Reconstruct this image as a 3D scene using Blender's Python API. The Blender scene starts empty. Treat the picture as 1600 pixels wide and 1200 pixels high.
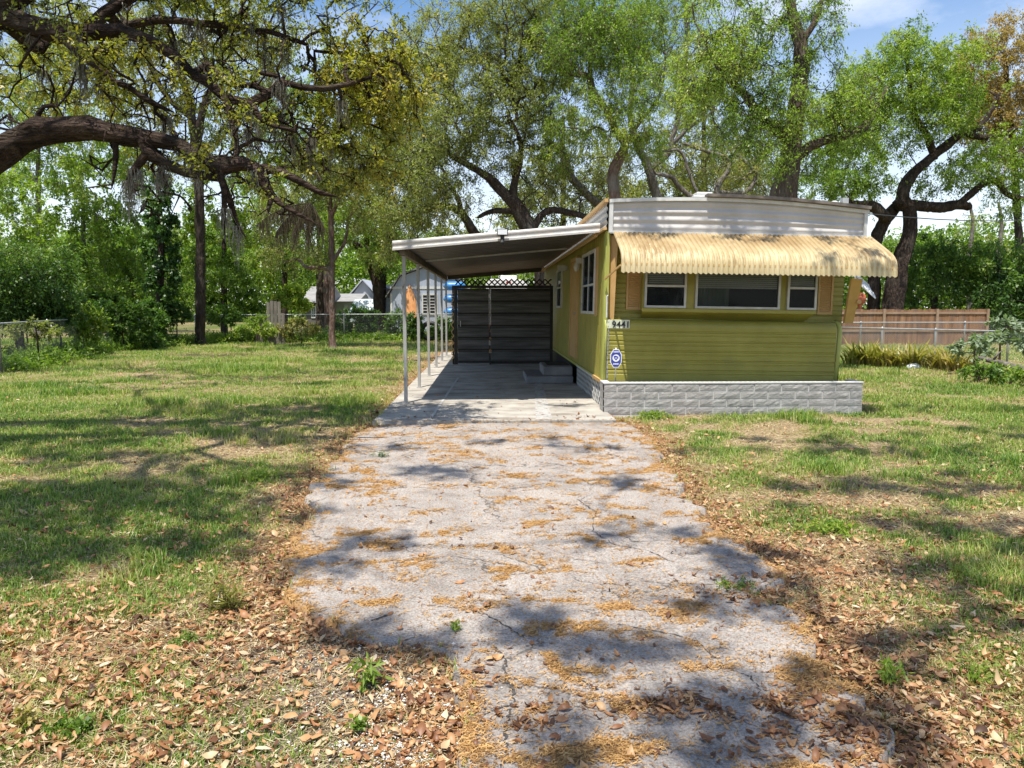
import bpy, math, random
import numpy as np
from mathutils import Vector, Matrix
S = bpy.context.scene
C = S.collection
rad = math.radians
RNG = np.random.default_rng(7)
random.seed(7)

# ---------------------------------------------------------------- camera
F_PX = 1150.0
PITCH, YAW = math.atan(122/1150), math.atan(35/1150)
CAM = Vector((0, 0, 1.6))
cam_d = bpy.data.cameras.new('camera'); cam = bpy.data.objects.new('camera', cam_d); C.objects.link(cam)
cam.location = CAM; cam.rotation_euler = (math.pi/2 - PITCH, 0, -YAW)
cam_d.sensor_width = 36; cam_d.lens = 36*F_PX/1600; cam_d.clip_start = .05; cam_d.clip_end = 2000
S.camera = cam
R3 = cam.rotation_euler.to_matrix()

# ---------------------------------------------------------------- light
SUN_DIR = Vector((0.135, 0.33, -1.0)).normalized()          # travel direction of the light
sun_d = bpy.data.lights.new('sun', 'SUN'); sun = bpy.data.objects.new('sun', sun_d); C.objects.link(sun)
sun_d.energy = 5.0; sun_d.angle = rad(.53); sun_d.color = (1, .95, .86)
sun.rotation_euler = SUN_DIR.to_track_quat('-Z', 'Y').to_euler()
w = bpy.data.worlds.new('World'); S.world = w; w.use_nodes = True
nt = w.node_tree; nt.nodes.clear()
N, L = nt.nodes.new, nt.links.new
sky = N('ShaderNodeTexSky'); sky.sky_type = 'NISHITA'; sky.sun_disc = False
sky.sun_elevation = math.asin(-SUN_DIR.z); sky.sun_rotation = math.atan2(-SUN_DIR.x, -SUN_DIR.y)
sky.air_density = 1.0; sky.dust_density = .6; sky.ozone_density = 2.0
tc = N('ShaderNodeTexCoord'); mp = N('ShaderNodeMapping'); mp.inputs['Scale'].default_value = (1, 1, 2.4); mp.inputs['Location'].default_value = (1.3, 2.2, .1)
no = N('ShaderNodeTexNoise'); no.inputs['Scale'].default_value = 2.6; no.inputs['Detail'].default_value = 8; no.inputs['Roughness'].default_value = .58
rp = N('ShaderNodeValToRGB'); rp.color_ramp.elements[0].position = .46; rp.color_ramp.elements[1].position = .78; rp.color_ramp.elements[1].color = (.8, .8, .8, 1)
sep = N('ShaderNodeSeparateXYZ'); mr = N('ShaderNodeMapRange')
mr.inputs['From Min'].default_value = .40; mr.inputs['From Max'].default_value = .0; mr.inputs['To Min'].default_value = 0; mr.inputs['To Max'].default_value = .75
mx = N('ShaderNodeMath'); mx.operation = 'MAXIMUM'
mix = N('ShaderNodeMixRGB'); mix.inputs['Color2'].default_value = (9.6, 9.6, 9.8, 1)
bg = N('ShaderNodeBackground'); bg.inputs['Strength'].default_value = .10
out = N('ShaderNodeOutputWorld')
L(tc.outputs['Generated'], mp.inputs['Vector']); L(mp.outputs['Vector'], no.inputs['Vector']); L(no.outputs['Fac'], rp.inputs['Fac'])
L(tc.outputs['Generated'], sep.inputs[0]); L(sep.outputs['Z'], mr.inputs['Value'])
L(rp.outputs['Color'], mx.inputs[0]); L(mr.outputs['Result'], mx.inputs[1]); L(mx.outputs[0], mix.inputs['Fac'])
hs = N('ShaderNodeHueSaturation'); hs.inputs['Saturation'].default_value = 1.32; hs.inputs['Value'].default_value = 1.2; L(sky.outputs['Color'], hs.inputs['Color']); L(hs.outputs[0], mix.inputs['Color1']); L(mix.outputs['Color'], bg.inputs['Color']); L(bg.outputs[0], out.inputs[0])
S.view_settings.view_transform = 'Standard'; S.view_settings.look = 'None'
S.view_settings.exposure = 0.62; S.view_settings.gamma = 1
S.render.engine = 'CYCLES'
S.cycles.max_bounces = 6; S.cycles.diffuse_bounces = 3; S.cycles.glossy_bounces = 2; S.cycles.transmission_bounces = 4; S.cycles.transparent_max_bounces = 8
S.cycles.use_denoising = True

# ---------------------------------------------------------------- helpers
def ray(px, py): return R3 @ Vector(((px-800)/F_PX, (600-py)/F_PX, -1))
def at(px, py, Y):
    d = ray(px, py); return CAM + d*(Y/d.y)
def gnd(px, py, z=0):
    d = ray(px, py); return CAM + d*((z-CAM.z)/d.z)

def hash2(ix, iy, seed):
    n = (ix.astype(np.int64)*374761393 + iy.astype(np.int64)*668265263 + seed*974711) & 0xffffffff
    n = ((n ^ (n >> 13))*1274126177) & 0xffffffff
    return ((n ^ (n >> 16)) & 0xffffff)/float(0xffffff)
def vnoise(x, y, seed=0):
    x = np.asarray(x, float); y = np.asarray(y, float)
    ix, iy = np.floor(x), np.floor(y); fx, fy = x-ix, y-iy
    fx = fx*fx*(3-2*fx); fy = fy*fy*(3-2*fy)
    a, b = hash2(ix, iy, seed), hash2(ix+1, iy, seed); c, d = hash2(ix, iy+1, seed), hash2(ix+1, iy+1, seed)
    return (a*(1-fx)+b*fx)*(1-fy) + (c*(1-fx)+d*fx)*fy
def fbm(x, y, seed=0, o=4):
    s = 0; a = .5; t = 0
    for k in range(o):
        s = s + a*vnoise(np.asarray(x)*2**k, np.asarray(y)*2**k, seed+k*17); t += a; a *= .5
    return s/t
def sstep(a, b, x):
    t = np.clip((x-a)/(b-a), 0, 1); return t*t*(3-2*t)

def np_mesh(name, V, Fq, mat=None, smooth=False, attrs=None):
    """V (n,3), Fq (m,k) int array with constant k"""
    V = np.ascontiguousarray(V, dtype=np.float32); Fq = np.ascontiguousarray(Fq, dtype=np.int32)
    me = bpy.data.meshes.new(name); me.vertices.add(len(V)); me.vertices.foreach_set('co', V.ravel())
    k = Fq.shape[1]; me.loops.add(Fq.size); me.loops.foreach_set('vertex_index', Fq.ravel())
    me.polygons.add(len(Fq)); me.polygons.foreach_set('loop_start', np.arange(0, Fq.size, k, dtype=np.int32))
    me.polygons.foreach_set('use_smooth', np.full(len(Fq), smooth, dtype=bool))
    me.update(calc_edges=True)
    for an, (dom, arr) in (attrs or {}).items():
        a = me.attributes.new(an, 'FLOAT', dom); a.data.foreach_set('value', np.ascontiguousarray(arr, dtype=np.float32))
    if mat: me.materials.append(mat)
    return me

def tag(o, label=None, cat=None, group=None, kind=None):
    if label: o['label'] = label
    if cat: o['category'] = cat
    if group: o['group'] = group
    if kind: o['kind'] = kind
    return o
def link(name, me, parent=None, loc=None):
    o = bpy.data.objects.new(name, me); C.objects.link(o)
    if parent: o.parent = parent
    if loc is not None: o.location = loc
    return o
def thing(name, label, cat, loc=(0, 0, 0), rot=(0, 0, 0), group=None):
    o = bpy.data.objects.new(name, None); C.objects.link(o); o.location = loc; o.rotation_euler = rot; o.empty_display_size = .2
    return tag(o, label, cat, group)

class MB:
    def __init__(s): s.v = []; s.f = []
    def add(s, vs, fs):
        n = len(s.v); s.v += [tuple(v) for v in vs]; s.f += [tuple(i+n for i in f) for f in fs]; return s
    def box(s, x0, x1, y0, y1, z0, z1):
        return s.add([(x0,y0,z0),(x1,y0,z0),(x1,y1,z0),(x0,y1,z0),(x0,y0,z1),(x1,y0,z1),(x1,y1,z1),(x0,y1,z1)],
                     [(0,3,2,1),(4,5,6,7),(0,1,5,4),(1,2,6,5),(2,3,7,6),(3,0,4,7)])
    def bar(s, a, b, w, h=None, up=(0, 0, 1)):
        a, b = Vector(a), Vector(b); h = h or w; t = (b-a).normalized(); u = t.cross(Vector(up))
        if u.length < 1e-4: u = t.cross(Vector((1, 0, 0)))
        u.normalize(); v = u.cross(t)
        P = [p + u*i*w/2 + v*j*h/2 for p in (a, b) for i, j in ((-1,-1),(1,-1),(1,1),(-1,1))]
        return s.add(P, [(0,1,2,3),(7,6,5,4),(0,4,5,1),(1,5,6,2),(2,6,7,3),(3,7,4,0)])
    def tube(s, pts, r, n=8, caps=True):
        pts = [Vector(p) for p in pts]; rr = r if hasattr(r, '__len__') else [r]*len(pts)
        V, Fs = tube_np(np.array([tuple(p) for p in pts]), np.array(rr, float), n)
        fs = [tuple(f) for f in Fs.tolist()]
        if caps: fs += [tuple(range(n-1, -1, -1)), tuple(range(len(V)-n, len(V)))]
        return s.add(V.tolist(), fs)
    def sheet(s, rows, close=False):
        """rows of points -> quads"""
        n = len(rows[0]); vs = [p for r in rows for p in r]; fs = []
        for i in range(len(rows)-1):
            for j in range(n-1 + (1 if close else 0)):
                k = (j+1) % n; fs.append((i*n+j, i*n+k, (i+1)*n+k, (i+1)*n+j))
        return s.add(vs, fs)
    def prism(s, poly, a, b):
        """poly: list of points; extruded by the vector from a to b"""
        n = len(poly); d = Vector(b)-Vector(a)
        vs = [Vector(p) for p in poly] + [Vector(p)+d for p in poly]
        return s.add(vs, [tuple(range(n-1, -1, -1)), tuple(range(n, 2*n))] + [(i, (i+1) % n, n+(i+1) % n, n+i) for i in range(n)])
    def build(s, name, mat, parent=None, smooth=False, bevel=0, base=None, label=None):
        me = bpy.data.meshes.new(name)
        off = Vector(base) if base is not None else Vector((0, 0, 0))
        me.from_pydata([tuple(Vector(v)-off) for v in s.v], [], s.f); me.update()
        if smooth: me.polygons.foreach_set('use_smooth', [True]*len(me.polygons))
        me.materials.append(mat)
        o = link(name, me, parent)
        if bevel:
            m = o.modifiers.new('bevel', 'BEVEL'); m.width = bevel; m.segments = 2; m.limit_method = 'ANGLE'
        if label: o['label'] = label
        return o

def tube_np(P, r, n):
    k = len(P); T = np.gradient(P, axis=0); T /= np.linalg.norm(T, axis=1)[:, None]+1e-9
    ref = np.array([.3, .2, 1.0]) if abs(T[0][2]) < .8 else np.array([1.0, .15, .1])
    u = np.cross(T[0], ref); u /= np.linalg.norm(u)
    U = [u]
    for i in range(1, k):
        u = u - T[i]*np.dot(u, T[i]); u /= np.linalg.norm(u)+1e-9; U.append(u)
    U = np.array(U); W = np.cross(T, U)
    a = np.linspace(0, 2*np.pi, n, endpoint=False)
    rr = r[:, None] if r.ndim == 1 else r
    V = P[:, None, :] + (np.cos(a)[None, :, None]*U[:, None, :] + np.sin(a)[None, :, None]*W[:, None, :])*rr[..., None]
    V = V.reshape(-1, 3)
    i = np.arange(k-1)[:, None]*n; j = np.arange(n)[None, :]; j2 = (j+1) % n
    F = np.stack([i+j, i+j2, i+n+j2, i+n+j], -1).reshape(-1, 4)
    return V, F
def prisms_np(A, B, r, r2=None):
    """three-sided bars from A to B (m,3)"""
    A = np.asarray(A, float); B = np.asarray(B, float); m = len(A); T = B-A; T /= np.linalg.norm(T, axis=1)[:, None]+1e-9
    ref = np.tile(np.array([.21, .34, .91]), (m, 1)); ref[np.abs(T[:, 2]) > .8] = (1, .1, .05)
    U = np.cross(T, ref); U /= np.linalg.norm(U, axis=1)[:, None]+1e-9; W = np.cross(T, U)
    r = np.broadcast_to(r, (m,)); r2 = r if r2 is None else np.broadcast_to(r2, (m,))
    V = []
    for P, q in ((A, r), (B, r2)):
        for a in (0, 2.094, 4.189): V.append(P + (U*math.cos(a)+W*math.sin(a))*q[:, None])
    V = np.stack(V, 1).reshape(-1, 3); b = np.arange(m)[:, None]*6
    F = np.stack([b+np.array([[0, 1, 4, 3]]), b+np.array([[1, 2, 5, 4]]), b+np.array([[2, 0, 3, 5]])], 1).reshape(-1, 4)
    return V, F

# ---------------------------------------------------------------- materials
def newmat(name):
    m = bpy.data.materials.new(name); m.use_nodes = True; nt = m.node_tree; nt.nodes.clear()
    o = nt.nodes.new('ShaderNodeOutputMaterial'); b = nt.nodes.new('ShaderNodeBsdfPrincipled'); nt.links.new(b.outputs[0], o.inputs[0])
    return m, nt, b, o
def ramp(nt, cols, lo=.3, hi=.7):
    r = nt.nodes.new('ShaderNodeValToRGB'); cr = r.color_ramp; n = len(cols)
    while len(cr.elements) < n: cr.elements.new(.5)
    for i, c in enumerate(cols):
        if len(c) == 2: p, c = c
        else: p = lo+(hi-lo)*i/max(1, n-1)
        cr.elements[i].position = p; cr.elements[i].color = (*c, 1)
    return r
def noise(nt, scale, detail=5, rough=.6, stretch=(1, 1, 1), coord='Object', distort=0):
    tc = nt.nodes.new('ShaderNodeTexCoord'); mp = nt.nodes.new('ShaderNodeMapping'); mp.inputs['Scale'].default_value = stretch
    n = nt.nodes.new('ShaderNodeTexNoise'); n.inputs['Scale'].default_value = scale; n.inputs['Detail'].default_value = detail
    n.inputs['Roughness'].default_value = rough; n.inputs['Distortion'].default_value = distort
    nt.links.new(tc.outputs[coord], mp.inputs[0]); nt.links.new(mp.outputs[0], n.inputs['Vector']); return n
def mixc(nt, fac, a, b, mode='MIX'):
    m = nt.nodes.new('ShaderNodeMixRGB'); m.blend_type = mode
    for k, v in (('Fac', fac), ('Color1', a), ('Color2', b)):
        if hasattr(v, 'is_linked') or hasattr(v, 'links'): nt.links.new(v, m.inputs[k])
        else: m.inputs[k].default_value = v if k == 'Fac' else (*v, 1)
    return m.outputs[0]
def mat(name, cols, scale=4, rough=.7, bump=0, bscale=None, metallic=0, spec=.4, stretch=(1, 1, 1), detail=6, lo=.3, hi=.7, dirt=None, coord='Object'):
    m, nt, b, o = newmat(name)
    n = noise(nt, scale, detail, stretch=stretch, coord=coord); r = ramp(nt, cols, lo, hi); nt.links.new(n.outputs['Fac'], r.inputs[0]); col = r.outputs[0]
    if dirt:
        dc, dscale, dlo, dhi, dst = dirt
        n2 = noise(nt, dscale, 8, .65, stretch=dst, coord=coord); r2 = ramp(nt, [(0, 0, 0), (1, 1, 1)], dlo, dhi); nt.links.new(n2.outputs['Fac'], r2.inputs[0])
        col = mixc(nt, r2.outputs[0], col, dc)
    nt.links.new(col, b.inputs['Base Color']); b.inputs['Roughness'].default_value = rough; b.inputs['Metallic'].default_value = metallic
    b.inputs['Specular IOR Level'].default_value = spec
    if bump:
        nb = noise(nt, bscale or scale*3, 6, .65, stretch=stretch, coord=coord); bp = nt.nodes.new('ShaderNodeBump'); bp.inputs['Strength'].default_value = 1; bp.inputs['Distance'].default_value = bump
        nt.links.new(nb.outputs['Fac'], bp.inputs['Height']); nt.links.new(bp.outputs[0], b.inputs['Normal'])
    return m
def leafmat(name, cols, trans=.38, rough=.42, tcol=(1.15, 1.35, .5)):
    m, nt, b, o = newmat(name)
    a = nt.nodes.new('ShaderNodeAttribute'); a.attribute_name = 'tone'
    r = ramp(nt, cols, 0, 1); nt.links.new(a.outputs['Fac'], r.inputs[0])
    nt.links.new(r.outputs[0], b.inputs['Base Color']); b.inputs['Roughness'].default_value = rough; b.inputs['Specular IOR Level'].default_value = .5
    if trans:
        t = nt.nodes.new('ShaderNodeBsdfTranslucent'); mu = mixc(nt, 1.0, r.outputs[0], tcol, 'MULTIPLY'); nt.links.new(mu, t.inputs[0])
        mx = nt.nodes.new('ShaderNodeMixShader'); mx.inputs[0].default_value = trans
        nt.links.new(b.outputs[0], mx.inputs[1]); nt.links.new(t.outputs[0], mx.inputs[2]); nt.links.new(mx.outputs[0], o.inputs[0])
    return m
M = {}
def barkmat(name, cols, bump=.03, lich=(.22, .21, .18), st=(1, 1, .28), vs=14):
    m, nt, b, o = newmat(name)
    n = noise(nt, 9, 8, .75, st, distort=.6); r = ramp(nt, cols, .3, .7); nt.links.new(n.outputs['Fac'], r.inputs[0])
    n2 = noise(nt, 1.3, 4); r2 = ramp(nt, [(0, 0, 0), (1, 1, 1)], .5, .75); nt.links.new(n2.outputs['Fac'], r2.inputs[0])
    c = mixc(nt, r2.outputs[0], r.outputs[0], lich); nt.links.new(c, b.inputs['Base Color']); b.inputs['Roughness'].default_value = .95; b.inputs['Specular IOR Level'].default_value = .15
    v = nt.nodes.new('ShaderNodeTexVoronoi'); v.feature = 'DISTANCE_TO_EDGE'; v.inputs['Scale'].default_value = vs
    tc = nt.nodes.new('ShaderNodeTexCoord'); mp = nt.nodes.new('ShaderNodeMapping'); mp.inputs['Scale'].default_value = st
    nt.links.new(tc.outputs['Object'], mp.inputs[0]); nt.links.new(mp.outputs[0], v.inputs['Vector'])
    md = nt.nodes.new('ShaderNodeMath'); md.operation = 'ADD'; nt.links.new(v.outputs['Distance'], md.inputs[0]); nt.links.new(n.outputs['Fac'], md.inputs[1])
    bp = nt.nodes.new('ShaderNodeBump'); bp.inputs['Distance'].default_value = bump; nt.links.new(md.outputs[0], bp.inputs['Height']); nt.links.new(bp.outputs[0], b.inputs['Normal'])
    return m
M['bark'] = barkmat('bark_brown', [(.012, .008, .007), (.06, .043, .034), (.13, .10, .08)], .05, (.10, .09, .075))
M['bark_dark'] = barkmat('bark_dark', [(.012, .008, .006), (.05, .034, .026), (.12, .09, .072)], .07, (.085, .07, .055))
M['bark_limb'] = barkmat('bark_limb', [(.010, .007, .005), (.055, .036, .027), (.15, .105, .08)], .10, (.10, .085, .06), (.30, 1, .8), 26)
M['bark_furrow'] = barkmat('bark_furrow', [(.02, .014, .011), (.11, .08, .062), (.22, .175, .145)], .07, (.16, .14, .12), (1, 1, .16), 20)
M['bark_pale'] = barkmat('bark_pale', [(.05, .04, .033), (.15, .13, .11), (.26, .235, .205)])
M['bark_red'] = barkmat('bark_red', [(.05, .028, .02), (.16, .10, .08), (.27, .20, .17)])
M['lf_oak'] = leafmat('leaf_oak', [(.08, .10, .025), (.16, .18, .035), (.26, .27, .045), (.42, .36, .05), (.46, .34, .07)], .5)
M['lf_green'] = leafmat('leaf_green', [(.05, .10, .02), (.12, .20, .03), (.21, .31, .045), (.32, .40, .06), (.40, .42, .09)], .5)
M['lf_olive'] = leafmat('leaf_olive', [(.09, .115, .045), (.17, .20, .06), (.26, .285, .075), (.36, .35, .10), (.44, .36, .13)], .5)
M['lf_dark'] = leafmat('leaf_dark', [(.022, .055, .013), (.05, .115, .022), (.10, .19, .03), (.18, .28, .04), (.28, .36, .06)], .42)
M['lf_rust'] = leafmat('leaf_rust', [(.16, .14, .06), (.27, .21, .085), (.38, .26, .10), (.46, .29, .12), (.48, .36, .17)], .5)
M['lf_silver'] = leafmat('leaf_silver', [(.12, .17, .10), (.20, .26, .16), (.30, .36, .24), (.36, .42, .30)])
M['lf_yellow'] = leafmat('leaf_yellow', [(.09, .11, .025), (.20, .20, .04), (.36, .32, .08), (.42, .33, .13)])
M['moss'] = leafmat('moss', [(.13, .12, .09), (.22, .20, .16), (.30, .28, .23)], .2)
# ---------------------------------------------------------------- ground
def interp(tab, v): return np.interp(v, [a for a, b in tab], [b for a, b in tab])
LEFT_PX = [(612,655),(560,676),(535,700),(520,722),(498,772),(478,812),(446,862),(436,884),(445,925),(478,962),(500,990),(560,1004),(640,1008),(700,1030),(728,1062),(735,1095),(716,1140),(700,1200)]
RIGHT_PX = [(962,655),(990,668),(1040,724),(1082,775),(1130,830),(1180,862),(1200,890),(1196,925),(1228,960),(1240,995),(1290,1030),(1338,1070),(1345,1105),(1370,1150),(1410,1200)]
def edge_tab(px):
    t = [(gnd(a, b).y, gnd(a, b).x) for a, b in px]; t.sort(); return t
LT, RT = edge_tab(LEFT_PX), edge_tab(RIGHT_PX)
for T_, s_ in ((LT, -1), (RT, 1)):
    y0, x0 = T_[0]; T_.insert(0, (y0-1.5, x0+.1*s_)); T_.insert(0, (-8, x0+.6*s_))
def d_left(y): return interp(LT, y) + (fbm(y*2.3, y*0+3, 5)-.5)*.34 + (vnoise(y*12, y*0, 8)-.5)*.10
def d_right(y): return interp(RT, y) + (fbm(y*2.3, y*0+9, 6)-.5)*.34 + (vnoise(y*12, y*0+4, 9)-.5)*.10
DY1 = gnd(800, 661).y            # where driveway meets slab
SLAB = (-1.60, 1.70, DY1-.02, 25.0)
def slab_l(y): return -1.42 + (y-10)*-.012
def in_drive(x, y, m=0): return (y < DY1) & (x > d_left(y)-m) & (x < d_right(y)+m)
def in_slab(x, y, m=0): return (y >= DY1-.02) & (y < 25.2) & (x > -1.60-m) & (x < 1.75+m)
def in_home(x, y, m=0): return (x > 1.72-m) & (x < 5.75+m) & (y > 10.7-m) & (y < 24.3+m)
PL = np.array([-8.0])

def edge_dist(x, y):
    """distance (m) outside the driveway or slab edge, sideways"""
    yl = np.minimum(y, DY1)
    l = np.where(y < DY1, d_left(yl), -1.6); r = np.where(y < DY1, d_right(yl), 1.75)
    return np.maximum(np.maximum(l-x, x-r), 0)
LEAFY = [(330, 1000, 1.4, .9), (150, 1120, 1.2, .6), (600, 1090, .55, .45), (1450, 1080, 1.0, .8), (1500, 960, 1.3, .9), (1280, 860, .8, 1.0), (400, 900, .9, .9), (100, 960, 1.6, 1.2), (1560, 1130, .9, .7), (250, 800, 1.6, .7), (1240,760,.5,1.0),(1420,840,1.0,1.0),(1560,760,1.2,1.0),(480,760,.5,1.3)]
LEAFC = [(gnd(a, b), c, d) for a, b, c, d in LEAFY]
def leafy(x, y):
    x = np.asarray(x); y = np.asarray(y)
    e = edge_dist(x, y)
    v = 1.0*np.exp(-(e/.27)**2) + .09
    for g, rx, ry in LEAFC: v = v + .17*np.exp(-((x-g.x)/rx)**2-((y-g.y)/ry)**2)
    v = v + sstep(4.6, 2.6, y)*.16
    v = v*(1-.6*np.exp(-((x-gnd(500,1090).x)/.45)**2-((y-gnd(500,1090).y)/.5)**2))
    return np.clip(v*(.1+1.7*fbm(x*1.7, y*1.7, 31)), 0, 1.2)
def greeny(x, y):
    n = fbm(x*.55+3, y*.55, 41, 5); n2 = fbm(x*2.1, y*2.1, 47, 4)
    g = sstep(.33, .58, .5*n+.5*n2+.055)
    g = g*(1-.35*sstep(4.6, 3.0, y))*(.25+.75*sstep(.05, .7, edge_dist(x, y)))
    g = g*(1-.5*sstep(11, 14, y)*sstep(.42, .60, fbm(x*.45+9, y*.8, 201, 5)))
    g = g + .9*np.exp(-((x-13.0)/3.2)**2-((y-13.4)/1.1)**2) + .5*np.exp(-((x+1.9)/.6)**2-((y-11.6)/2.0)**2)
    g = g - .35*np.exp(-((x-9)/3.5)**2-((y-8.3)/1.6)**2)
    return np.clip(g, 0, 1.2)
def height(x, y):
    h = (fbm(x*.35, y*.35, 3)-.5)*.10 + (fbm(x*2, y*2, 4)-.5)*.03
    near = np.maximum(sstep(1.2, .1, edge_dist(x, y)), 0); h = h*(1-near*.8)-.02*near
    h = np.where(in_drive(x, y, .06) | in_slab(x, y, .06) | in_home(x, y, .1), -.05, h)
    return h
def axis(lo, hi, step, far, grow=1.35):
    a = list(np.arange(lo, hi+1e-6, step)); s = step
    while a[-1] < far: s *= grow; a.append(a[-1]+s)
    s = step
    while a[0] > -far: s *= grow; a.insert(0, a[0]-s)
    return np.array(a)
gx, gy = axis(-14, 15, .075, 500), axis(2.0, 26, .06, 500)
GX, GY = np.meshgrid(gx, gy)
H = height(GX, GY)
nx, ny = len(gx), len(gy)
idx = (np.arange(ny-1)[:, None]*nx + np.arange(nx-1)[None, :]).ravel()
Fg = np.stack([idx, idx+1, idx+nx+1, idx+nx], 1)
LEAF0, GREEN0 = np.clip(leafy(GX, GY), 0, 1), np.clip(greeny(GX, GY), 0, 1)
ga, gb = gnd(530, 1095), gnd(430, 1040)
GRAV = np.clip(np.exp(-((GX-ga.x)/.62)**2-((GY-ga.y)/.75)**2)*1.6*fbm(GX*3, GY*3, 71)+.0, 0, 1)
m, nt, b, o = newmat('lawn_soil')
def attr(nt, n): a = nt.nodes.new('ShaderNodeAttribute'); a.attribute_name = n; return a.outputs['Fac']
n1 = noise(nt, 30, 8, .75); r1 = ramp(nt, [(.055, .038, .026), (.19, .135, .075), (.40, .30, .17), (.55, .43, .27)], .34, .66); nt.links.new(n1.outputs['Fac'], r1.inputs[0])
n2 = noise(nt, 45, 8, .75); r2 = ramp(nt, [(.022, .04, .01), (.06, .10, .022), (.13, .17, .04), (.27, .26, .10)], .34, .68); nt.links.new(n2.outputs['Fac'], r2.inputs[0])
n3 = noise(nt, 55, 6, .7); r3 = ramp(nt, [(.05, .03, .02), (.22, .11, .05), (.40, .22, .11), (.58, .42, .26)], .36, .66); nt.links.new(n3.outputs['Fac'], r3.inputs[0])
c = mixc(nt, attr(nt, 'green'), r1.outputs[0], r2.outputs[0]); c = mixc(nt, attr(nt, 'leafy'), c, r3.outputs[0])
n4 = noise(nt, 60, 6, .7); r4 = ramp(nt, [(.07, .06, .062), (.16, .135, .13), (.25, .22, .21)], .35, .65); nt.links.new(n4.outputs['Fac'], r4.inputs[0])
c = mixc(nt, attr(nt, 'gravel'), c, r4.outputs[0])
nt.links.new(c, b.inputs['Base Color']); b.inputs['Roughness'].default_value = .95; b.inputs['Specular IOR Level'].default_value = .1
bp = nt.nodes.new('ShaderNodeBump'); bp.inputs['Distance'].default_value = .02; nt.links.new(n1.outputs['Fac'], bp.inputs['Height']); nt.links.new(bp.outputs[0], b.inputs['Normal'])
V = np.stack([GX.ravel(), GY.ravel(), H.ravel()], 1)
tag(link('ground', np_mesh('ground', V, Fg, m, True, {'green': ('POINT', GREEN0.ravel()), 'leafy': ('POINT', LEAF0.ravel()), 'gravel': ('POINT', GRAV.ravel())})), kind='structure')

# ---- driveway
ys = np.arange(-6, DY1+.001, .045); us = np.linspace(0, 1, 210)
ys = np.concatenate([np.arange(-6, 2, .4), np.arange(2, DY1, .035), [DY1]])
YY, UU = np.meshgrid(ys, us, indexing='ij'); XL, XR = d_left(ys)[:, None], d_right(ys)[:, None]
XX = XL+(XR-XL)*UU
ZZ = (fbm(XX*1.1, YY*1.1, 12)-.5)*.03
ZZ[:, 0] = -.06; ZZ[:, -1] = -.06; ZZ[-4:] = np.minimum(ZZ[-4:], 0)
def litter_d(x, y):
    wx = fbm(x*1.6, y*1.6, 91)*1.6; n = fbm(x*1.7+wx, y*3.0+wx, 93, 5); rid = 1-np.abs(2*n-1)*.93
    k = fbm(x*4.2+wx, y*6.5+wx, 95, 4)
    f = fbm(x*15, y*22, 99, 4); d = (sstep(.82, .96, rid)*sstep(.38, .60, k) + .7*sstep(.58, .70, k))*sstep(.36, .56, f)
    d = d*(.75+.25*sstep(.3, .6, fbm(x*.5, y*.5, 97)))*1.15
    e = np.minimum(x-d_left(np.minimum(y, DY1)), d_right(np.minimum(y, DY1))-x)
    return np.clip(d + .8*np.exp(-(np.maximum(e, 0)/.08)**2)*sstep(.42,.6,fbm(x*4,y*4,103)), 0, 1)
LIT = litter_d(XX, YY)
m, nt, b, o = newmat('old_asphalt')
n1 = noise(nt, 75, 6, .85); r1 = ramp(nt, [(.17, .152, .138), (.375, .34, .31), (.57, .52, .475)], .36, .64); nt.links.new(n1.outputs['Fac'], r1.inputs[0])
n2 = noise(nt, 1.9, 9, .7, distort=.4); r2 = ramp(nt, [(.55, .53, .51), (.86, .84, .82), (1.05, 1.02, .98)], .3, .7); nt.links.new(n2.outputs['Fac'], r2.inputs[0])
c = mixc(nt, 1.0, r1.outputs[0], r2.outputs[0], 'MULTIPLY')
n3 = noise(nt, 90, 5, .8); r3 = ramp(nt, [(.12, .06, .02), (.38, .20, .06), (.52, .31, .11)], .34, .6); nt.links.new(n3.outputs['Fac'], r3.inputs[0])
n6 = noise(nt, 38, 6, .8, (.8, 1.5, 1), distort=.5); mt = nt.nodes.new('ShaderNodeMath'); mt.operation = 'MULTIPLY_ADD'; mt.inputs[1].default_value = .42
nt.links.new(attr(nt, 'litter'), mt.inputs[0]); nt.links.new(n6.outputs['Fac'], mt.inputs[2]); rr6 = ramp(nt, [(0, 0, 0), (.9, .9, .9)], .70, .82); nt.links.new(mt.outputs[0], rr6.inputs[0])
c = mixc(nt, rr6.outputs[0], c, r3.outputs[0])
# hairline cracks
tcn = nt.nodes.new('ShaderNodeTexCoord'); nw = noise(nt, 2.2, 5, .6); vm = nt.nodes.new('ShaderNodeVectorMath'); vm.operation = 'MULTIPLY_ADD'
vm.inputs[1].default_value = (.7, .7, .7); nt.links.new(nw.outputs['Color'], vm.inputs[0]); nt.links.new(tcn.outputs['Object'], vm.inputs[2])
vo = nt.nodes.new('ShaderNodeTexVoronoi'); vo.feature = 'DISTANCE_TO_EDGE'; vo.inputs['Scale'].default_value = .9; nt.links.new(vm.outputs[0], vo.inputs['Vector'])
rc = ramp(nt, [(1, 1, 1), (0, 0, 0)], .003, .012); nt.links.new(vo.outputs['Distance'], rc.inputs[0])
nm = noise(nt, 1.1, 3); rm = ramp(nt, [(0, 0, 0), (.8, .8, .8)], .42, .52); nt.links.new(nm.outputs['Fac'], rm.inputs[0])
mm = mixc(nt, 1.0, rc.outputs[0], rm.outputs[0], 'MULTIPLY'); c = mixc(nt, mm, c, (.05, .045, .04))
nt.links.new(c, b.inputs['Base Color']); b.inputs['Roughness'].default_value = .9; b.inputs['Specular IOR Level'].default_value = .25
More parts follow.
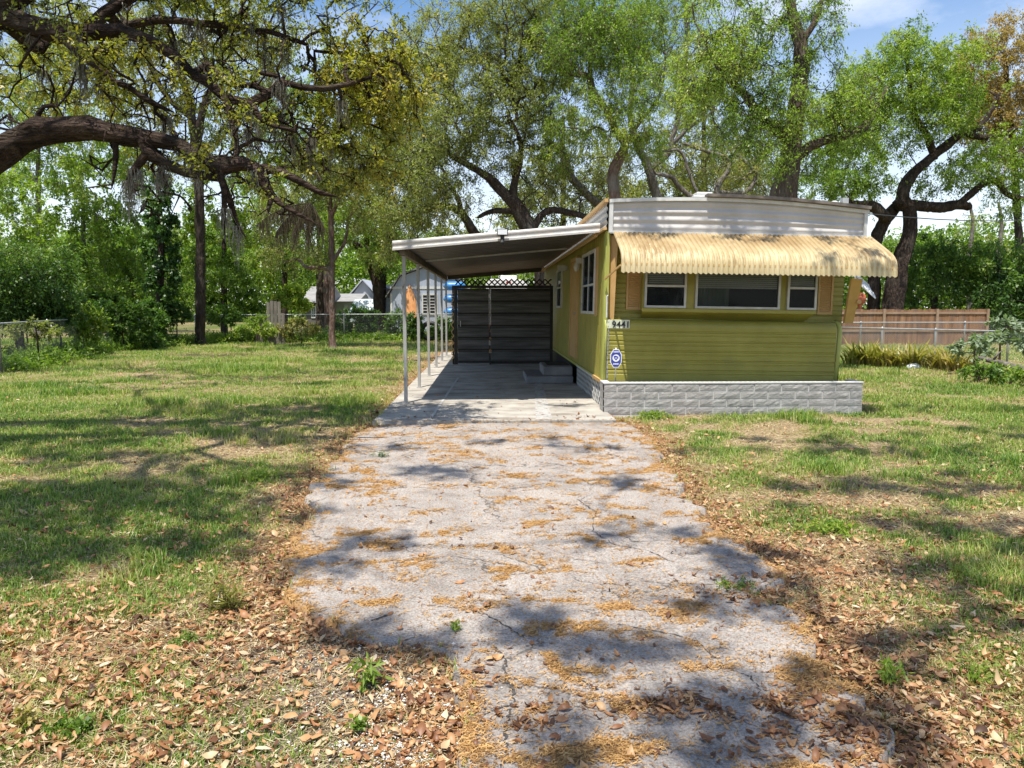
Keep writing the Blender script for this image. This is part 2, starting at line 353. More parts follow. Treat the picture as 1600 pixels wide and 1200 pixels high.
bp = nt.nodes.new('ShaderNodeBump'); bp.inputs['Distance'].default_value = .006; nt.links.new(n1.outputs['Fac'], bp.inputs['Height']); nt.links.new(bp.outputs[0], b.inputs['Normal'])
V = np.stack([XX.ravel(), YY.ravel(), ZZ.ravel()], 1); nu = len(us)
idx = (np.arange(len(ys)-1)[:, None]*nu + np.arange(nu-1)[None, :]).ravel()
drive = tag(link('driveway', np_mesh('driveway', V, np.stack([idx, idx+1, idx+nu+1, idx+nu], 1), m, True, {'litter': ('POINT', LIT.ravel())})), kind='structure')
def drive_z(x, y): return (fbm(x*1.1, y*1.1, 12)-.5)*.03
# wide open cracks
def crack(px, wpx, seed):
    P = [gnd(*p) for p in px]; pts = []
    for a, b_ in zip(P[:-1], P[1:]):
        for t in np.linspace(0, 1, 12)[:-1]: pts.append(a.lerp(b_, t))
    rs = random.Random(seed); mb = MB(); rows = []
    for i, p in enumerate(pts):
        p = p + Vector((rs.uniform(-.011, .011), rs.uniform(-.007, .007), 0)); h = wpx*p.y/F_PX*rs.uniform(.05, .5)*(.25 if i in (0, len(pts)-1) else 1)
        z = float(drive_z(p.x, p.y))+.004
        rows.append([(p.x-h, p.y-h*.3, z), (p.x+h, p.y+h*.3, z)])
    mb.sheet(rows); return mb
M['crack'] = mat('crack_fill', [(.03, .028, .026), (.09, .08, .075)], 60, .95)
for i, (p, w_) in enumerate([([(770,1008),(788,1030),(790,1060),(803,1085),(800,1110),(790,1135),(792,1170),(786,1200)], 7), ([(660,945),(720,950),(760,960),(800,985),(830,1000)], 4),
                             ([(750,1118),(775,1108),(800,1100)], 9), ([(580,972),(600,964),(608,960)], 9), ([(620,1004),(640,998),(664,990)], 5), ([(800,1075),(830,1073)], 4), ([(850,985),(960,975),(1030,985),(1090,1000),(1130,1040),(1175,1060),(1190,1090)], 4), ([(930,1105),(925,1080),(900,1050),(905,1020)], 3), ([(640,880),(700,870),(790,882),(880,870),(960,880)], 3), ([(900,780),(930,800),(925,830),(960,850),(1010,858),(1060,880)], 3), ([(560,800),(620,790),(680,800),(720,790)], 3), ([(1000,905),(1080,915),(1140,930)], 3), ([(700,720),(760,728),(840,722),(900,730)], 2.5)]):
    tag(crack(p, w_, i).build('driveway_crack', M['crack']), kind='structure')

# ---- carport slab
M['slab'] = mat('slab_concrete', [(.25, .225, .195), (.37, .34, .295), (.47, .44, .39)], 2.2, .9, .004, 90, dirt=((.13, .10, .075), 1.5, .52, .72, (.5, 1.6, 1)))
sl = MB(); ye = np.linspace(-1.60, 1.745, 28)
front = [(float(x), DY1+.01+(float(vnoise(x*3, 0, 77))-.5)*.08) for x in ye]
for i in range(27):
    (xa, ya), (xb, yb) = front[i], front[i+1]
    sl.add([(xa, ya, -.1), (xb, yb, -.1), (xb, yb, .032), (xa, ya, .032), (xa, 25, .032), (xb, 25, .032)], [(0, 1, 2, 3), (3, 2, 5, 4)])
sl.add([(-1.6, DY1, -.1), (-1.6, DY1, .032), (-1.6, 25, .032), (-1.6, 25, -.1)], [(0, 3, 2, 1)])
slab = tag(sl.build('carport_slab', M['slab']), kind='structure')
M['joint'] = mat('joint_mortar', [(.36, .35, .33), (.5, .49, .46)], 20, .9)
j = MB(); a, b_ = gnd(672, 655, .036), gnd(716, 590, .036)
j.add([(a.x-.02, a.y, .036), (a.x+.02, a.y, .036), (b_.x+.02, b_.y, .036), (b_.x-.02, b_.y, .036)], [(0, 1, 2, 3)])
tag(j.build('slab_joint_mortar', M['joint']), kind='structure')
j = MB(); a, b_ = gnd(845, 655, .036), gnd(838, 590, .036)
j.add([(a.x-.07, a.y, .036), (a.x+.16, a.y, .036), (b_.x+.10, b_.y, .036), (b_.x-.04, b_.y, .036)], [(0, 1, 2, 3)])
M['patch'] = mat('patch_concrete', [(.33, .32, .30), (.46, .45, .43)], 30, .9, dirt=((.22, .20, .17), 14, .5, .6, (1, 1, 1)))
tag(j.build('slab_patch_strip', M['patch']), kind='structure')

# ---------------------------------------------------------------- grass, leaves, litter
def sample(n, a, ylo, yhi, seed):
    r = np.random.default_rng(seed); u = r.random(n)
    y = ((yhi**(1-a)-ylo**(1-a))*u + ylo**(1-a))**(1/(1-a))
    x = r.uniform(-1, 1, n)*(.76*y+1.2) + .03*y
    return x, y, r
def unocc(x, y, m=0): return ~(in_drive(x, y, m) | in_slab(x, y, m) | in_home(x, y, m))
# grass
def make_grass():
    x, y, r = sample(150000, .62, 2.2, 36, 1)
    g = greeny(x, y); keep = unocc(x, y, -.02) & (r.random(len(x)) < np.clip(g*1.15+.10, 0, 1)) ; x, y, g = x[keep], y[keep], g[keep]
    n = len(x); k = 6; X = np.repeat(x, k); Y = np.repeat(y, k); G = np.repeat(g, k); m_ = len(X)
    sc = (Y/7)**.42; sc = np.maximum(sc, .62)
    X = X + r.normal(0, .022, m_)*sc; Y = Y + r.normal(0, .022, m_)*sc
    tall = 1+1.1*(vnoise(X*.9, Y*.9, 55) > .72)
    h = r.uniform(.015, .070, m_)*sc*tall*(.6+.5*np.clip(G, 0, 1)); wd = r.uniform(.0022, .0045, m_)*sc*1.35
    az = r.uniform(0, 2*np.pi, m_); bend = r.uniform(.15, 1.1, m_); d = np.stack([np.cos(az), np.sin(az)], 1); s = np.stack([-np.sin(az), np.cos(az)], 1)
    z0 = np.where(edge_dist(X, Y) > 0, height(X, Y), 0)-.003
    B = np.stack([X, Y, z0], 1)
    def pt(t, side):
        w2 = wd*(1-t)**.7; hh = h*t*(1-.25*bend*t); o_ = h*bend*t*t*.9
        P = B.copy(); P[:, 0] += d[:, 0]*o_+s[:, 0]*w2*side; P[:, 1] += d[:, 1]*o_+s[:, 1]*w2*side; P[:, 2] += hh; return P
    V = np.stack([pt(0, -1), pt(0, 1), pt(.55, 1), pt(.55, -1), pt(1, 0)], 1).reshape(-1, 3)
    b0 = np.arange(m_)[:, None]*5
    Fq = np.concatenate([b0+np.array([[0, 1, 2, 3]]), b0+np.array([[3, 2, 4, 4]])], 1).reshape(-1, 4)
    Fq = (b0+np.array([[0, 1, 2, 3]])); Ft = b0+np.array([[3, 2, 4]])
    Fa = np.concatenate([np.stack([b0[:, 0], b0[:, 0]+1, b0[:, 0]+2], 1), np.stack([b0[:, 0], b0[:, 0]+2, b0[:, 0]+3], 1), Ft])
    tone = np.clip(r.normal(.42, .17, m_) + (1-np.clip(G, 0, 1))*.42 + (fbm(X*.8, Y*.8, 61)-.5)*.6, 0, 1)
    me = np_mesh('grass', V, Fa, M['grass'], False, {'tone': ('POINT', np.repeat(tone, 5))})
    tag(link('grass', me), 'patchy green and straw coloured grass growing on both lawns beside the driveway', 'grass', kind='stuff')
M['grass'] = leafmat('grass', [(.04, .095, .015), (.095, .19, .027), (.18, .30, .04), (.34, .40, .085), (.48, .41, .18), (.56, .46, .25)], .35)
make_grass()
def thatch():
    x, y, r = sample(330000, .75, 2.2, 26, 8); g = greeny(x, y); keep = unocc(x, y, -.02) & (r.random(len(x)) < .95-.6*np.clip(g, 0, 1)) & (r.random(len(x)) < .35+fbm(x*1.3, y*1.3, 66)); x, y = x[keep], y[keep]; n = len(x)
    sc = np.maximum(y/5, .8)**.6; ln = r.uniform(.02, .07, n)*sc; az = r.uniform(0, 6.28, n); z = height(x, y)+r.uniform(.001, .014, n)
    A = np.stack([x, y, z], 1); B = A+np.stack([np.cos(az)*ln, np.sin(az)*ln, r.normal(.08, .16, n)*ln], 1); wv = np.stack([-np.sin(az), np.cos(az), 0*az], 1)*(r.uniform(.0012, .003, n)*sc)[:, None]
    V = np.stack([A-wv, A+wv, B+wv*.4, B-wv*.4], 1).reshape(-1, 3); F = np.arange(4*n).reshape(-1, 4)
    tag(link('dry_thatch', np_mesh('dry_thatch', V, F, M['thatch'], False, {'tone': ('POINT', np.repeat(r.beta(2, 1.6, n), 4))})), 'dry straw thatch lying between the grass of both lawns', 'thatch', kind='stuff')
M['thatch'] = leafmat('thatch', [(.10, .065, .035), (.26, .19, .10), (.46, .37, .21), (.62, .54, .35)], .1, .8)
thatch()
# fallen leaves
def leaf_geo(X, Y, Z, ln, wd, az, pit, rol, curl):
    """curled elliptic leaf: 8 verts, 6 faces as quads and tris -> tris"""
    m_ = len(X)
    prof = [(0, 0), (.28, .42), (.62, .5), (1, 0)]
    loc = []
    for t, hw in prof:
        for sd in ((0,) if hw == 0 else (-1, 0, 1)):
            u = (t-.5)*ln; v = sd*hw*wd; zz = curl*ln*((t-.5)**2*1.3) + abs(sd)*hw*wd*.55*np.sign(curl)*np.abs(curl)**.5
            loc.append(np.stack([u, v, zz+0*u], 1))
    Lc = np.stack(loc, 1)                                  # (m,8,3)
    cr, sr = np.cos(rol)[:, None], np.sin(rol)[:, None]; cp, sp = np.cos(pit)[:, None], np.sin(pit)[:, None]; ca, sa = np.cos(az)[:, None], np.sin(az)[:, None]
    x_, y_, z_ = Lc[..., 0], Lc[..., 1], Lc[..., 2]
    y1 = y_*cr-z_*sr; z1 = y_*sr+z_*cr; x2 = x_*cp+z1*sp; z2 = -x_*sp+z1*cp
    Vx = x2*ca-y1*sa+X[:, None]; Vy = x2*sa+y1*ca+Y[:, None]; mn = z2.min(1)[:, None]; Vz = z2-mn+Z[:, None]
    V = np.stack([Vx, Vy, Vz], -1).reshape(-1, 3)
    T = np.array([[0,1,2],[0,2,3],[1,4,5],[1,5,2],[2,5,6],[2,6,3],[4,7,5],[5,7,6]])   # 0 | 1 2 3 | 4 5 6 | 7
    F = (np.arange(m_)[:, None, None]*8 + T[None]).reshape(-1, 3)
    return V, F
M['dead'] = leafmat('dead_leaf', [(.06, .03, .016), (.20, .085, .036), (.38, .18, .075), (.50, .30, .135), (.56, .42, .25), (.66, .58, .44)], .18, .5, (1.2, 1, .6))
def make_litter():
    x, y, r = sample(230000, .85, 2.1, 24, 2)
    dens = leafy(x, y); ed = edge_dist(x, y)
    on = in_drive(x, y)
    blob = lambda px, py, rx, ry: np.exp(-((x-gnd(px, py).x)/rx)**2-((y-gnd(px, py).y)/ry)**2)
    dl = litter_d(x, y)
    p = np.where(on, .010+.06*dl*dl + 1.0*np.clip(blob(1120, 1100, .42, .085)+blob(1340, 1135, .3, .10)+blob(1500, 1180, .4, .2)+.7*blob(700, 1060, .12, .14)+.6*blob(1190, 920, .35, .22)+.35*blob(830,1130,.12,.12), 0, 1)*sstep(.3,.5,fbm(x*5,y*5,33)), dens*.68+.03*sstep(14,6,y))
    p = np.where(in_slab(x, y), .012+.06*np.exp(-((y-10.3)/.25)**2), p)
    keep = (r.random(len(x)) < p) & ~in_home(x, y, -.02); x, y = x[keep], y[keep]
    n = len(x); ln = np.clip(r.lognormal(math.log(.032), .42, n), .012, .072)*(1+.03*np.maximum(y-4, 0)); wd = ln*r.uniform(.22, .55, n)
    z = np.where(in_slab(x, y), .034, np.where(in_drive(x, y, -.02), drive_z(x, y)+.002, height(x, y)+r.uniform(0, .02, n)))
    V, F = leaf_geo(x, y, z, ln, wd, r.uniform(0, 6.28, n), r.normal(0, .22, n), r.normal(0, .3, n), r.normal(.25, .85, n))
    tone = np.clip(r.beta(1.5, 1.9, n)*.95 + .08*(fbm(x, y, 7)-.5), 0, 1)
    tone = np.where(in_drive(x, y), tone*.75, tone)
    tag(link('fallen_leaves', np_mesh('fallen_leaves', V, F, M['dead'], True, {'tone': ('POINT', np.repeat(tone, 8))})), 'tan and rust coloured fallen oak leaves scattered along the driveway edges and lawn', 'fallen leaves', kind='stuff')
    # catkins: short threads
    x, y, r = sample(900000, .8, 2.2, DY1+.3, 3)
    p = np.where(in_drive(x, y), litter_d(x, y)*1.0+.055*(.4+1.2*fbm(x*2, y*3, 123)), np.where(edge_dist(x, y) < .6, .16*np.exp(-(edge_dist(x, y)/.25)**2), 0))
    p = np.where(in_slab(x, y), .5*np.exp(-((y-DY1)/.06)**2), p)
    keep = r.random(len(x)) < p; x, y = x[keep], y[keep]; n = len(x)
    ln = r.uniform(.008, .03, n); az = r.normal(0, .9, n); z = np.where(in_slab(x, y), .034, np.where(in_drive(x, y), drive_z(x, y)+.003, height(x, y)+.01))+r.uniform(0, .006, n)
    sc = np.maximum(y/4.5, 1)**.6; ln = ln*sc
    A = np.stack([x, y, z], 1); B = A+np.stack([np.cos(az)*ln, np.sin(az)*ln, r.normal(0, .15, n)*ln], 1)
    wv = np.stack([-np.sin(az), np.cos(az), r.normal(0, .3, n)], 1)*(r.uniform(.0011, .0022, n)*sc)[:, None]; Mi = (A+B)/2 + wv*r.uniform(-2, 2, n)[:, None]*2; Mi[:, 2] += .002
    V = np.stack([A-wv, A+wv, Mi+wv, B+wv*.6, B-wv*.6, Mi-wv], 1).reshape(-1, 3); b0 = np.arange(n)[:, None]*6
    F = np.concatenate([b0+np.array([[0, 1, 2, 5]]), b0+np.array([[5, 2, 3, 4]])])
    tone = np.clip(r.beta(2, 2, n), 0, 1)
    tag(link('catkin_litter', np_mesh('catkin_litter', V, F, M['catkin'], False, {'tone': ('POINT', np.repeat(tone, 6))})), 'orange brown oak catkin threads drifted in patches over the grey driveway', 'catkin litter', kind='stuff')
M['catkin'] = leafmat('catkin', [(.11, .05, .018), (.31, .155, .045), (.46, .26, .085), (.56, .37, .15)], 0, .8)
make_litter()
def make_shell():
    r = np.random.default_rng(5); X = []; 
    for px, py, rx, ry, k in ((640, 1078, .15, .11, 330), (620, 1165, .20, .13, 620), (500, 1020, .5, .12, 90), (480, 1130, .5, .3, 160), (715, 1105, .05, .06, 60), (560, 1050, .4, .3, 120)):
        g = gnd(px, py); X.append(np.stack([r.normal(g.x, rx*.6, k), r.normal(g.y, ry*.6, k)], 1))
    P = np.concatenate(X); n = len(P); s = r.lognormal(math.log(.0036), .4, n); base = np.array([[1,0,0],[-1,0,0],[0,1,0],[0,-1,0],[0,0,.6],[0,0,-.6]])
    jit = 1+r.uniform(-.35, .35, (n, 6, 3)); z = np.where(in_drive(P[:, 0], P[:, 1]), drive_z(P[:, 0], P[:, 1])+.002, height(P[:, 0], P[:, 1])+.012)
    V = (np.stack([P[:, 0], P[:, 1], z], 1)[:, None]+base[None]*jit*s[:, None, None]).reshape(-1, 3)
    T = np.array([[0,2,4],[2,1,4],[1,3,4],[3,0,4],[2,0,5],[1,2,5],[3,1,5],[0,3,5]]); F = (np.arange(n)[:, None, None]*6+T[None]).reshape(-1, 3)
    tag(link('shell_gravel', np_mesh('shell_gravel', V, F, mat('shell', [(.42, .40, .37), (.70, .68, .65)], 40, .7))), 'white crushed shell bits scattered at the broken left driveway edge', 'gravel', kind='stuff')
make_shell()
# ---------------------------------------------------------------- materials for built things
M['green'] = mat('green_siding', [(.25, .222, .036), (.305, .272, .048), (.36, .32, .065)], 1.6, .42, .002, 8, spec=.5, dirt=((.17, .16, .055), 2.2, .55, .9, (.5, .5, 1.6)))
M['green_trim'] = mat('green_trim', [(.34, .36, .08), (.42, .43, .12)], 2, .45)
M['fascia'] = mat('white_aluminium', [(.43, .41, .385), (.56, .535, .51)], 2.0, .38, dirt=((.46, .40, .33), 3, .55, .85, (.5, .5, 2.5)), spec=.5)
M['white'] = mat('white_paint', [(.50, .50, .48), (.66, .66, .64)], 6, .5, dirt=((.32, .28, .22), 9, .6, .8, (1, 1, 1)))
M['alu'] = mat('dull_aluminium', [(.36, .36, .35), (.52, .52, .51)], 7, .4, metallic=.35)
M['tan'] = mat('tan_paint', [(.50, .31, .12), (.60, .39, .17)], 3, .5)
M['steel'] = mat('galvanised_steel', [(.34, .35, .35), (.52, .53, .53)], 12, .45, metallic=.5)
M['wire'] = mat('wire', [(.16, .165, .165), (.28, .285, .285)], 6, .5, metallic=.3)
M['roofdark'] = mat('roof_coating', [(.10, .085, .07), (.24, .20, .17)], 5, .8)
M['roofwhite'] = mat('roof_white', [(.40, .39, .37), (.52, .51, .49)], 3, .6)
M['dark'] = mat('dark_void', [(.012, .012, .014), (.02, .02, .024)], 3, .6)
M['black'] = mat('black_plastic', [(.015, .015, .015), (.03, .03, .03)], 8, .5)
def glassmat():
    m, nt, b, o = newmat('window_glass'); b.inputs['Base Color'].default_value = (.02, .025, .03, 1); b.inputs['Roughness'].default_value = .04; b.inputs['Specular IOR Level'].default_value = .35
    t = nt.nodes.new('ShaderNodeBsdfTransparent'); t.inputs[0].default_value = (.75, .78, .8, 1); mx = nt.nodes.new('ShaderNodeMixShader'); mx.inputs[0].default_value = .84
    nt.links.new(b.outputs[0], mx.inputs[1]); nt.links.new(t.outputs[0], mx.inputs[2]); nt.links.new(mx.outputs[0], o.inputs[0]); return m
M['glass'] = glassmat()
def awnmat():
    m, nt, b, o = newmat('awning_metal')
    n = noise(nt, 3, 5); r = ramp(nt, [(.48, .385, .20), (.62, .52, .31)]); nt.links.new(n.outputs['Fac'], r.inputs[0])
    n2 = noise(nt, 4.0, 9, .75, (7, 1.1, 1.1)); a = attr(nt, 'run'); r2 = ramp(nt, [(0, 0, 0), (1, 1, 1)], .49, .58); 
    ad = nt.nodes.new('ShaderNodeMath'); ad.operation = 'MULTIPLY_ADD'; ad.inputs[1].default_value = .20; nt.links.new(a, ad.inputs[0]); nt.links.new(n2.outputs['Fac'], ad.inputs[2]); nt.links.new(ad.outputs[0], r2.inputs[0])
    n3 = noise(nt, 1.1, 3); r3 = ramp(nt, [(.45, .45, .45), (1, 1, 1)], .38, .6); nt.links.new(n3.outputs['Fac'], r3.inputs[0])
    k = mixc(nt, 1, r2.outputs[0], r3.outputs[0], 'MULTIPLY'); k2 = mixc(nt, 1, k, (.85, .85, .85), 'MULTIPLY')
    c = mixc(nt, k2, r.outputs[0], (.24, .145, .055)); nt.links.new(c, b.inputs['Base Color']); b.inputs['Roughness'].default_value = .55; return m
M['awning'] = awnmat(); M['pale_blind'] = mat('pale_blind', [(.74, .72, .66), (.82, .80, .75)], 5, .6)
def blockmat():
    m, nt, b, o = newmat('split_block')
    n = noise(nt, 5, 8, .7); r = ramp(nt, [(.25, .236, .222), (.335, .32, .30), (.44, .42, .40)]); nt.links.new(n.outputs['Fac'], r.inputs[0]); nt.links.new(r.outputs[0], b.inputs['Base Color'])
    b.inputs['Roughness'].default_value = .92; n2 = noise(nt, 28, 6, .75, (1, 1, 1.5)); bp = nt.nodes.new('ShaderNodeBump'); bp.inputs['Distance'].default_value = .012; nt.links.new(n2.outputs['Fac'], bp.inputs['Height']); nt.links.new(bp.outputs[0], b.inputs['Normal']); return m
M['block'] = blockmat()
M['mortar'] = mat('mortar', [(.48, .465, .445), (.56, .545, .53)], 20, .9)

# ---------------------------------------------------------------- mobile home
HB = Vector((1.745, 11.15, 0)); TILT = rad(.9)
home = thing('mobile_home', 'olive green single-wide mobile home with white fascia and cream scalloped awning', 'mobile home', HB, (0, TILT, 0))
YF, YU, YBK = 11.15, 11.42, 24.0          # lower front panel, upper front wall, back
XL0, XR0 = 1.745, 5.50
def hb(mb, name, m, parent=home, **k): return mb.build(name, m, parent, base=HB, **k)
ZB, ZS, ZT = .46, 1.40, 2.72              # underside, lower panel top, wall top
# lower front panel, horizontally ribbed with a rolled top
prof = [(YU+.02, ZS-.0)]
for k in range(7):
    a = math.pi/2*k/6; prof.append((YF+.10-.10*math.sin(a), ZS-.10+.10*math.cos(a)))
z = ZS-.16
while z > ZB+.04:
    for dz, dy in ((0, 0), (.012, .012), (.024, .012), (.034, 0), (.060, 0), (.068, .007), (.078, .007), (.086, 0)): prof.append((YF+dy, z-dz))
    z -= .148
prof = [p for p in prof if p[1] > ZB] + [(YF, ZB), (YF+.25, ZB)]
mb = MB(); XRL = 5.30
xs = np.linspace(XL0, XRL, 14)
rows = [[(x + (0 if x < XRL-.01 else -.0), y, z_) for x in xs] for y, z_ in prof]
mb.sheet(rows)
hb(mb, 'front_panel', M['green'])
t = MB()
t.tube([(XL0+.0, YF-.006, ZB), (XL0, YF-.006, ZS-.12), (XL0, YF+.03, ZS-.03), (XL0, YF+.1, ZS+.004)], .022, 8); hb(t, 'corner_trim', M['green_trim'], smooth=True); t = MB()
t.tube([(XRL+.02, YF+.02, ZB), (XRL+.05, YF+.02, ZS-.5), (XRL+.06, YF+.02, ZS-.12), (XRL+.05, YF+.05, ZS-.03), (XRL+.02, YF+.12, ZS+.0)], .035, 8)
hb(t, 'corner_trim', M['green_trim'], smooth=True)
sc_ = MB(); sc_.box(XL0+.030, XL0+.048, YF-.004, YF+.006, ZB+.03, ZS-.11)
for i in range(13): sc_.box(XL0+.033, XL0+.045, YF-.012, YF, ZB+.05+i*.07, ZB+.062+i*.07)
hb(sc_, 'screw_strip', M['steel'])
# upper front wall
mb = MB(); rows = []; z = ZS-.06
while z < ZT+.06:
    for dz, dy in ((0, 0), (.010, .014), (.020, .014), (.030, 0), (.075, 0), (.082, .006), (.09, .006), (.098, 0)): rows.append([(x, YU+dy, z+dz) for x in np.linspace(XL0+.02, XR0, 10)])
    z += .150
mb.sheet(rows); mb.add([(XR0, YU, ZB), (XR0, YBK, ZB), (XR0, YBK, ZT+.1), (XR0, YU, ZT+.1)], [(0, 1, 2, 3)])
mb.add([(XRL, YF+.02, ZB), (XR0, YU+.02, ZB), (XR0, YU+.02, ZS), (XRL, YF+.1, ZS)], [(0, 1, 2, 3)])
hb(mb, 'front_wall', M['green'])
# left side wall, vertically ribbed
mb = MB(); cols = []; y = YF+.03
cols.append(y); pr = [(YF+.02, .0)]
y = YF+.12
while y < YBK-.2:
    for dy, dx in ((0, 0), (.012, .014), (.03, .014), (.042, 0), (.10, 0), (.108, .006), (.122, .006), (.13, 0)): pr.append((y+dy, dx))
    y += .22
pr.append((YBK, 0))
mb.sheet([[(XL0+dx, yy, z_) for yy, dx in pr] for z_ in (ZB, 1.0, 2.0, ZT+.12)])
mb.add([(XL0, YBK, ZB), (XR0, YBK, ZB), (XR0, YBK, ZT+.1), (XL0, YBK, ZT+.1)], [(3, 2, 1, 0)])
mb.add([(XL0, YF+.02, ZB), (XR0, YF+.2, ZB), (XR0, YBK, ZB), (XL0, YBK, ZB)], [(3, 2, 1, 0)])
hb(mb, 'side_wall', M['green'])
t = MB(); t.box(XL0-.012, XL0+.03, YF+.02, YF+.36, ZB, ZT-.02); t.bar((XL0-.014, YF+.06, ZB), (XL0-.014, YF+.06, ZT), .03); t.bar((XL0-.014, YF+.17, ZB), (XL0-.014, YF+.17, ZT), .02)
hb(t, 'corner_panel', M['green_trim'])
t = MB(); t.box(XL0-.03, XL0+.04, YF+.0, YF+1.1, ZB-.06, ZB-.005); hb(t, 'rub_rail', M['tan'], label='cream rail under the side wall at the front corner')
t = MB(); t.box(XL0-.025, XL0+.04, YF+1.12, YBK-.1, ZB-.05, ZB); hb(t, 'floor_rail', M['green_trim'])
# fascia: front, broad wavy ribs, cambered top
def ztop(x): u = (x-XL0)/(5.62-XL0); return 3.17+.075*math.sin(math.pi*min(1, max(0, u)))**.9 - .085*max(0, u)**1.5
mb = MB(); XA, XB = XL0+.03, 5.62; rows = []
for k in range(41):
    t_ = k/40; yy = YF-.03 + .009*math.cos(t_*2*math.pi*4) - .10*(1-t_)*0
    rows.append([(x, yy, ZT + (ztop(x)-.03-ZT)*t_) for x in np.linspace(XA, XB, 24)])
mb.sheet(rows); hb(mb, 'front_fascia', M['fascia'], smooth=True)
mb = MB()
for x0, x1 in ((XA-.035, XA+.02), (XB-.03, XB+.02)): mb.box(x0, x1, YF-.065, YF-.0, ZT-.03, ztop(x0)-.005)
mb.box(XA-.02, XB, YF-.06, YF-.015, ZT-.045, ZT-.0)
prev = None
for x in np.linspace(XA-.04, XB+.03, 25):
    p = Vector((x, YF-.05, ztop(x)-.02))
    if prev is not None: mb.bar(prev, p, .05, .05)
    prev = p
hb(mb, 'fascia_trim', M['white'])
# side fascia ribbed
mb = MB(); rows = []
for k in range(33):
    t_ = k/32; xx = XL0-.03+.010*math.cos(t_*2*math.pi*4); rows.append([(xx, y_, ZT+.02+(3.14-ZT-.02)*t_) for y_ in np.linspace(YF-.0, YBK, 12)])
mb.sheet(rows); hb(mb, 'side_fascia', M['fascia'], smooth=True)
rows = []
for k in range(33):
    t_ = k/32; rows.append([(XR0+.10, y_, ZT+.02+(3.12-ZT-.02)*t_) for y_ in (YF-.02, YBK)])
mb = MB(); mb.sheet(rows); hb(mb, 'side_fascia', M['fascia'])
mb = MB(); mb.bar((XL0-.05, YF-.05, 3.16), (XL0-.05, YBK, 3.16), .06, .05); mb.bar((XL0-.06, YF-.03, ZT+.03), (XL0-.06, YBK, ZT+.03), .05, .04); hb(mb, 'eave_trim', M['tan'], label='cream eave edge along the carport side')
# roof
mb = MB(); xs = np.linspace(XA-.06, XB+.03, 20); mb.sheet([[(x, y_, ztop(x)+.01) for x in xs] for y_ in (YF-.07, 15, 19, YBK)]); hb(mb, 'roof', M['roofwhite'])
mb = MB(); prev = None
for x in np.linspace(3.18, XB+.03, 16):
    p = Vector((x, YF-.055, ztop(x)+.034))
    if prev is not None: mb.bar(prev, p, .16, .045)
    prev = p
hb(mb, 'roof_coating', M['roofdark'], label='dark brown sealant strip on the right half of the roof edge')
a = at(1092, 301, 11.9); mb = MB(); mb.box(a.x-.17, a.x+.17, 11.75, 12.1, 3.26, 3.36); mb.box(a.x-.11, a.x+.14, 11.8, 12.05, 3.36, 3.42); hb(mb, 'roof_vent', M['white'], bevel=.015)
a = at(1315, 302, 12.4); mb = MB(); mb.box(a.x-.05, a.x+.05, 12.35, 12.45, 3.1, 3.46); hb(mb, 'vent_pipe', M['alu'])
a = at(1299, 309, 12.4); mb = MB(); mb.tube([(a.x, 12.4, 3.15), (a.x, 12.4, 3.34), (a.x, 12.4, 3.38), (a.x, 12.4, 3.41)], [.05, .05, .085, .03], 10); hb(mb, 'vent_cap', M['white'], smooth=True)

# windows: built on a local frame (o, u, n) : u right, n outward
def window(name, o, u, n, w_, h_, parent, rails=(), mull=(), blind=0, fr=.034, frame_m=None, tilt=0, inner=None):
    o, u, n = Vector(o), Vector(u), Vector(n); up = Vector((0, 0, 1)); mb = MB(); frame_m = frame_m or M['alu']
    def bx(b, a0, a1, z0, z1, d0, d1): 
        P = [o+u*a+n*d+up*z_ for z_ in (z0, z1) for a, d in ((a0, d0), (a1, d0), (a1, d1), (a0, d1))]
        b.add(P, [(0,3,2,1),(4,5,6,7),(0,1,5,4),(1,2,6,5),(2,3,7,6),(3,0,4,7)])
    bx(mb, 0, w_, 0, fr, 0, .05); bx(mb, 0, w_, h_-fr, h_, 0, .05); bx(mb, 0, fr, fr, h_-fr, 0, .05); bx(mb, w_-fr, w_, fr, h_-fr, 0, .05)
    for r_ in rails: bx(mb, fr, w_-fr, r_-.016, r_+.016, .002, .043)
    for c_ in mull: bx(mb, c_-.014, c_+.014, fr, h_-fr, .004, .040)
    sc = mb; k = int(w_/.11)
    for i in range(k+1):
        for z_ in (fr*.5, h_-fr*.5): 
            a_ = .02+i*(w_-.04)/k; bx(sc, a_-.005, a_+.005, z_-.005, z_+.005, .05, .054)
    f = hb(mb, 'window', frame_m, parent)
    b = MB(); bx(b, fr, w_-fr, fr, h_-fr, .001, .006); hb(b, 'dark_interior', M['dark'], f)  # near-black panel on the wall stands in for the unlit room
    if blind:
        b = MB(); z_ = h_-fr
        while z_ > h_-fr-blind: bx(b, fr+.01, w_-fr-.01, z_-.028, z_-.003, .016, .021); z_ -= .03
        hb(b, 'blind', M['pale_blind'], f)
    if blind and w_ > 1:
        cm = MB(); rws = [[o+u*(fr+.02+a*w_*.36)+n*(.011+.003*math.sin(a*44))+up*z_ for a in np.linspace(0, 1, 40)] for z_ in (fr+.002, h_-fr-.01)]; cm.sheet(rws); hb(cm, 'curtain', mat('curtain', [(.16, .17, .15), (.24, .25, .22)], 3, .9), f)
    g = MB(); bx(g, fr, w_-fr, fr, h_-fr, .024, .028); hb(g, 'pane', M['glass'], f)
    return f
n_ = (0, -1, 0); u_ = (1, 0, 0)
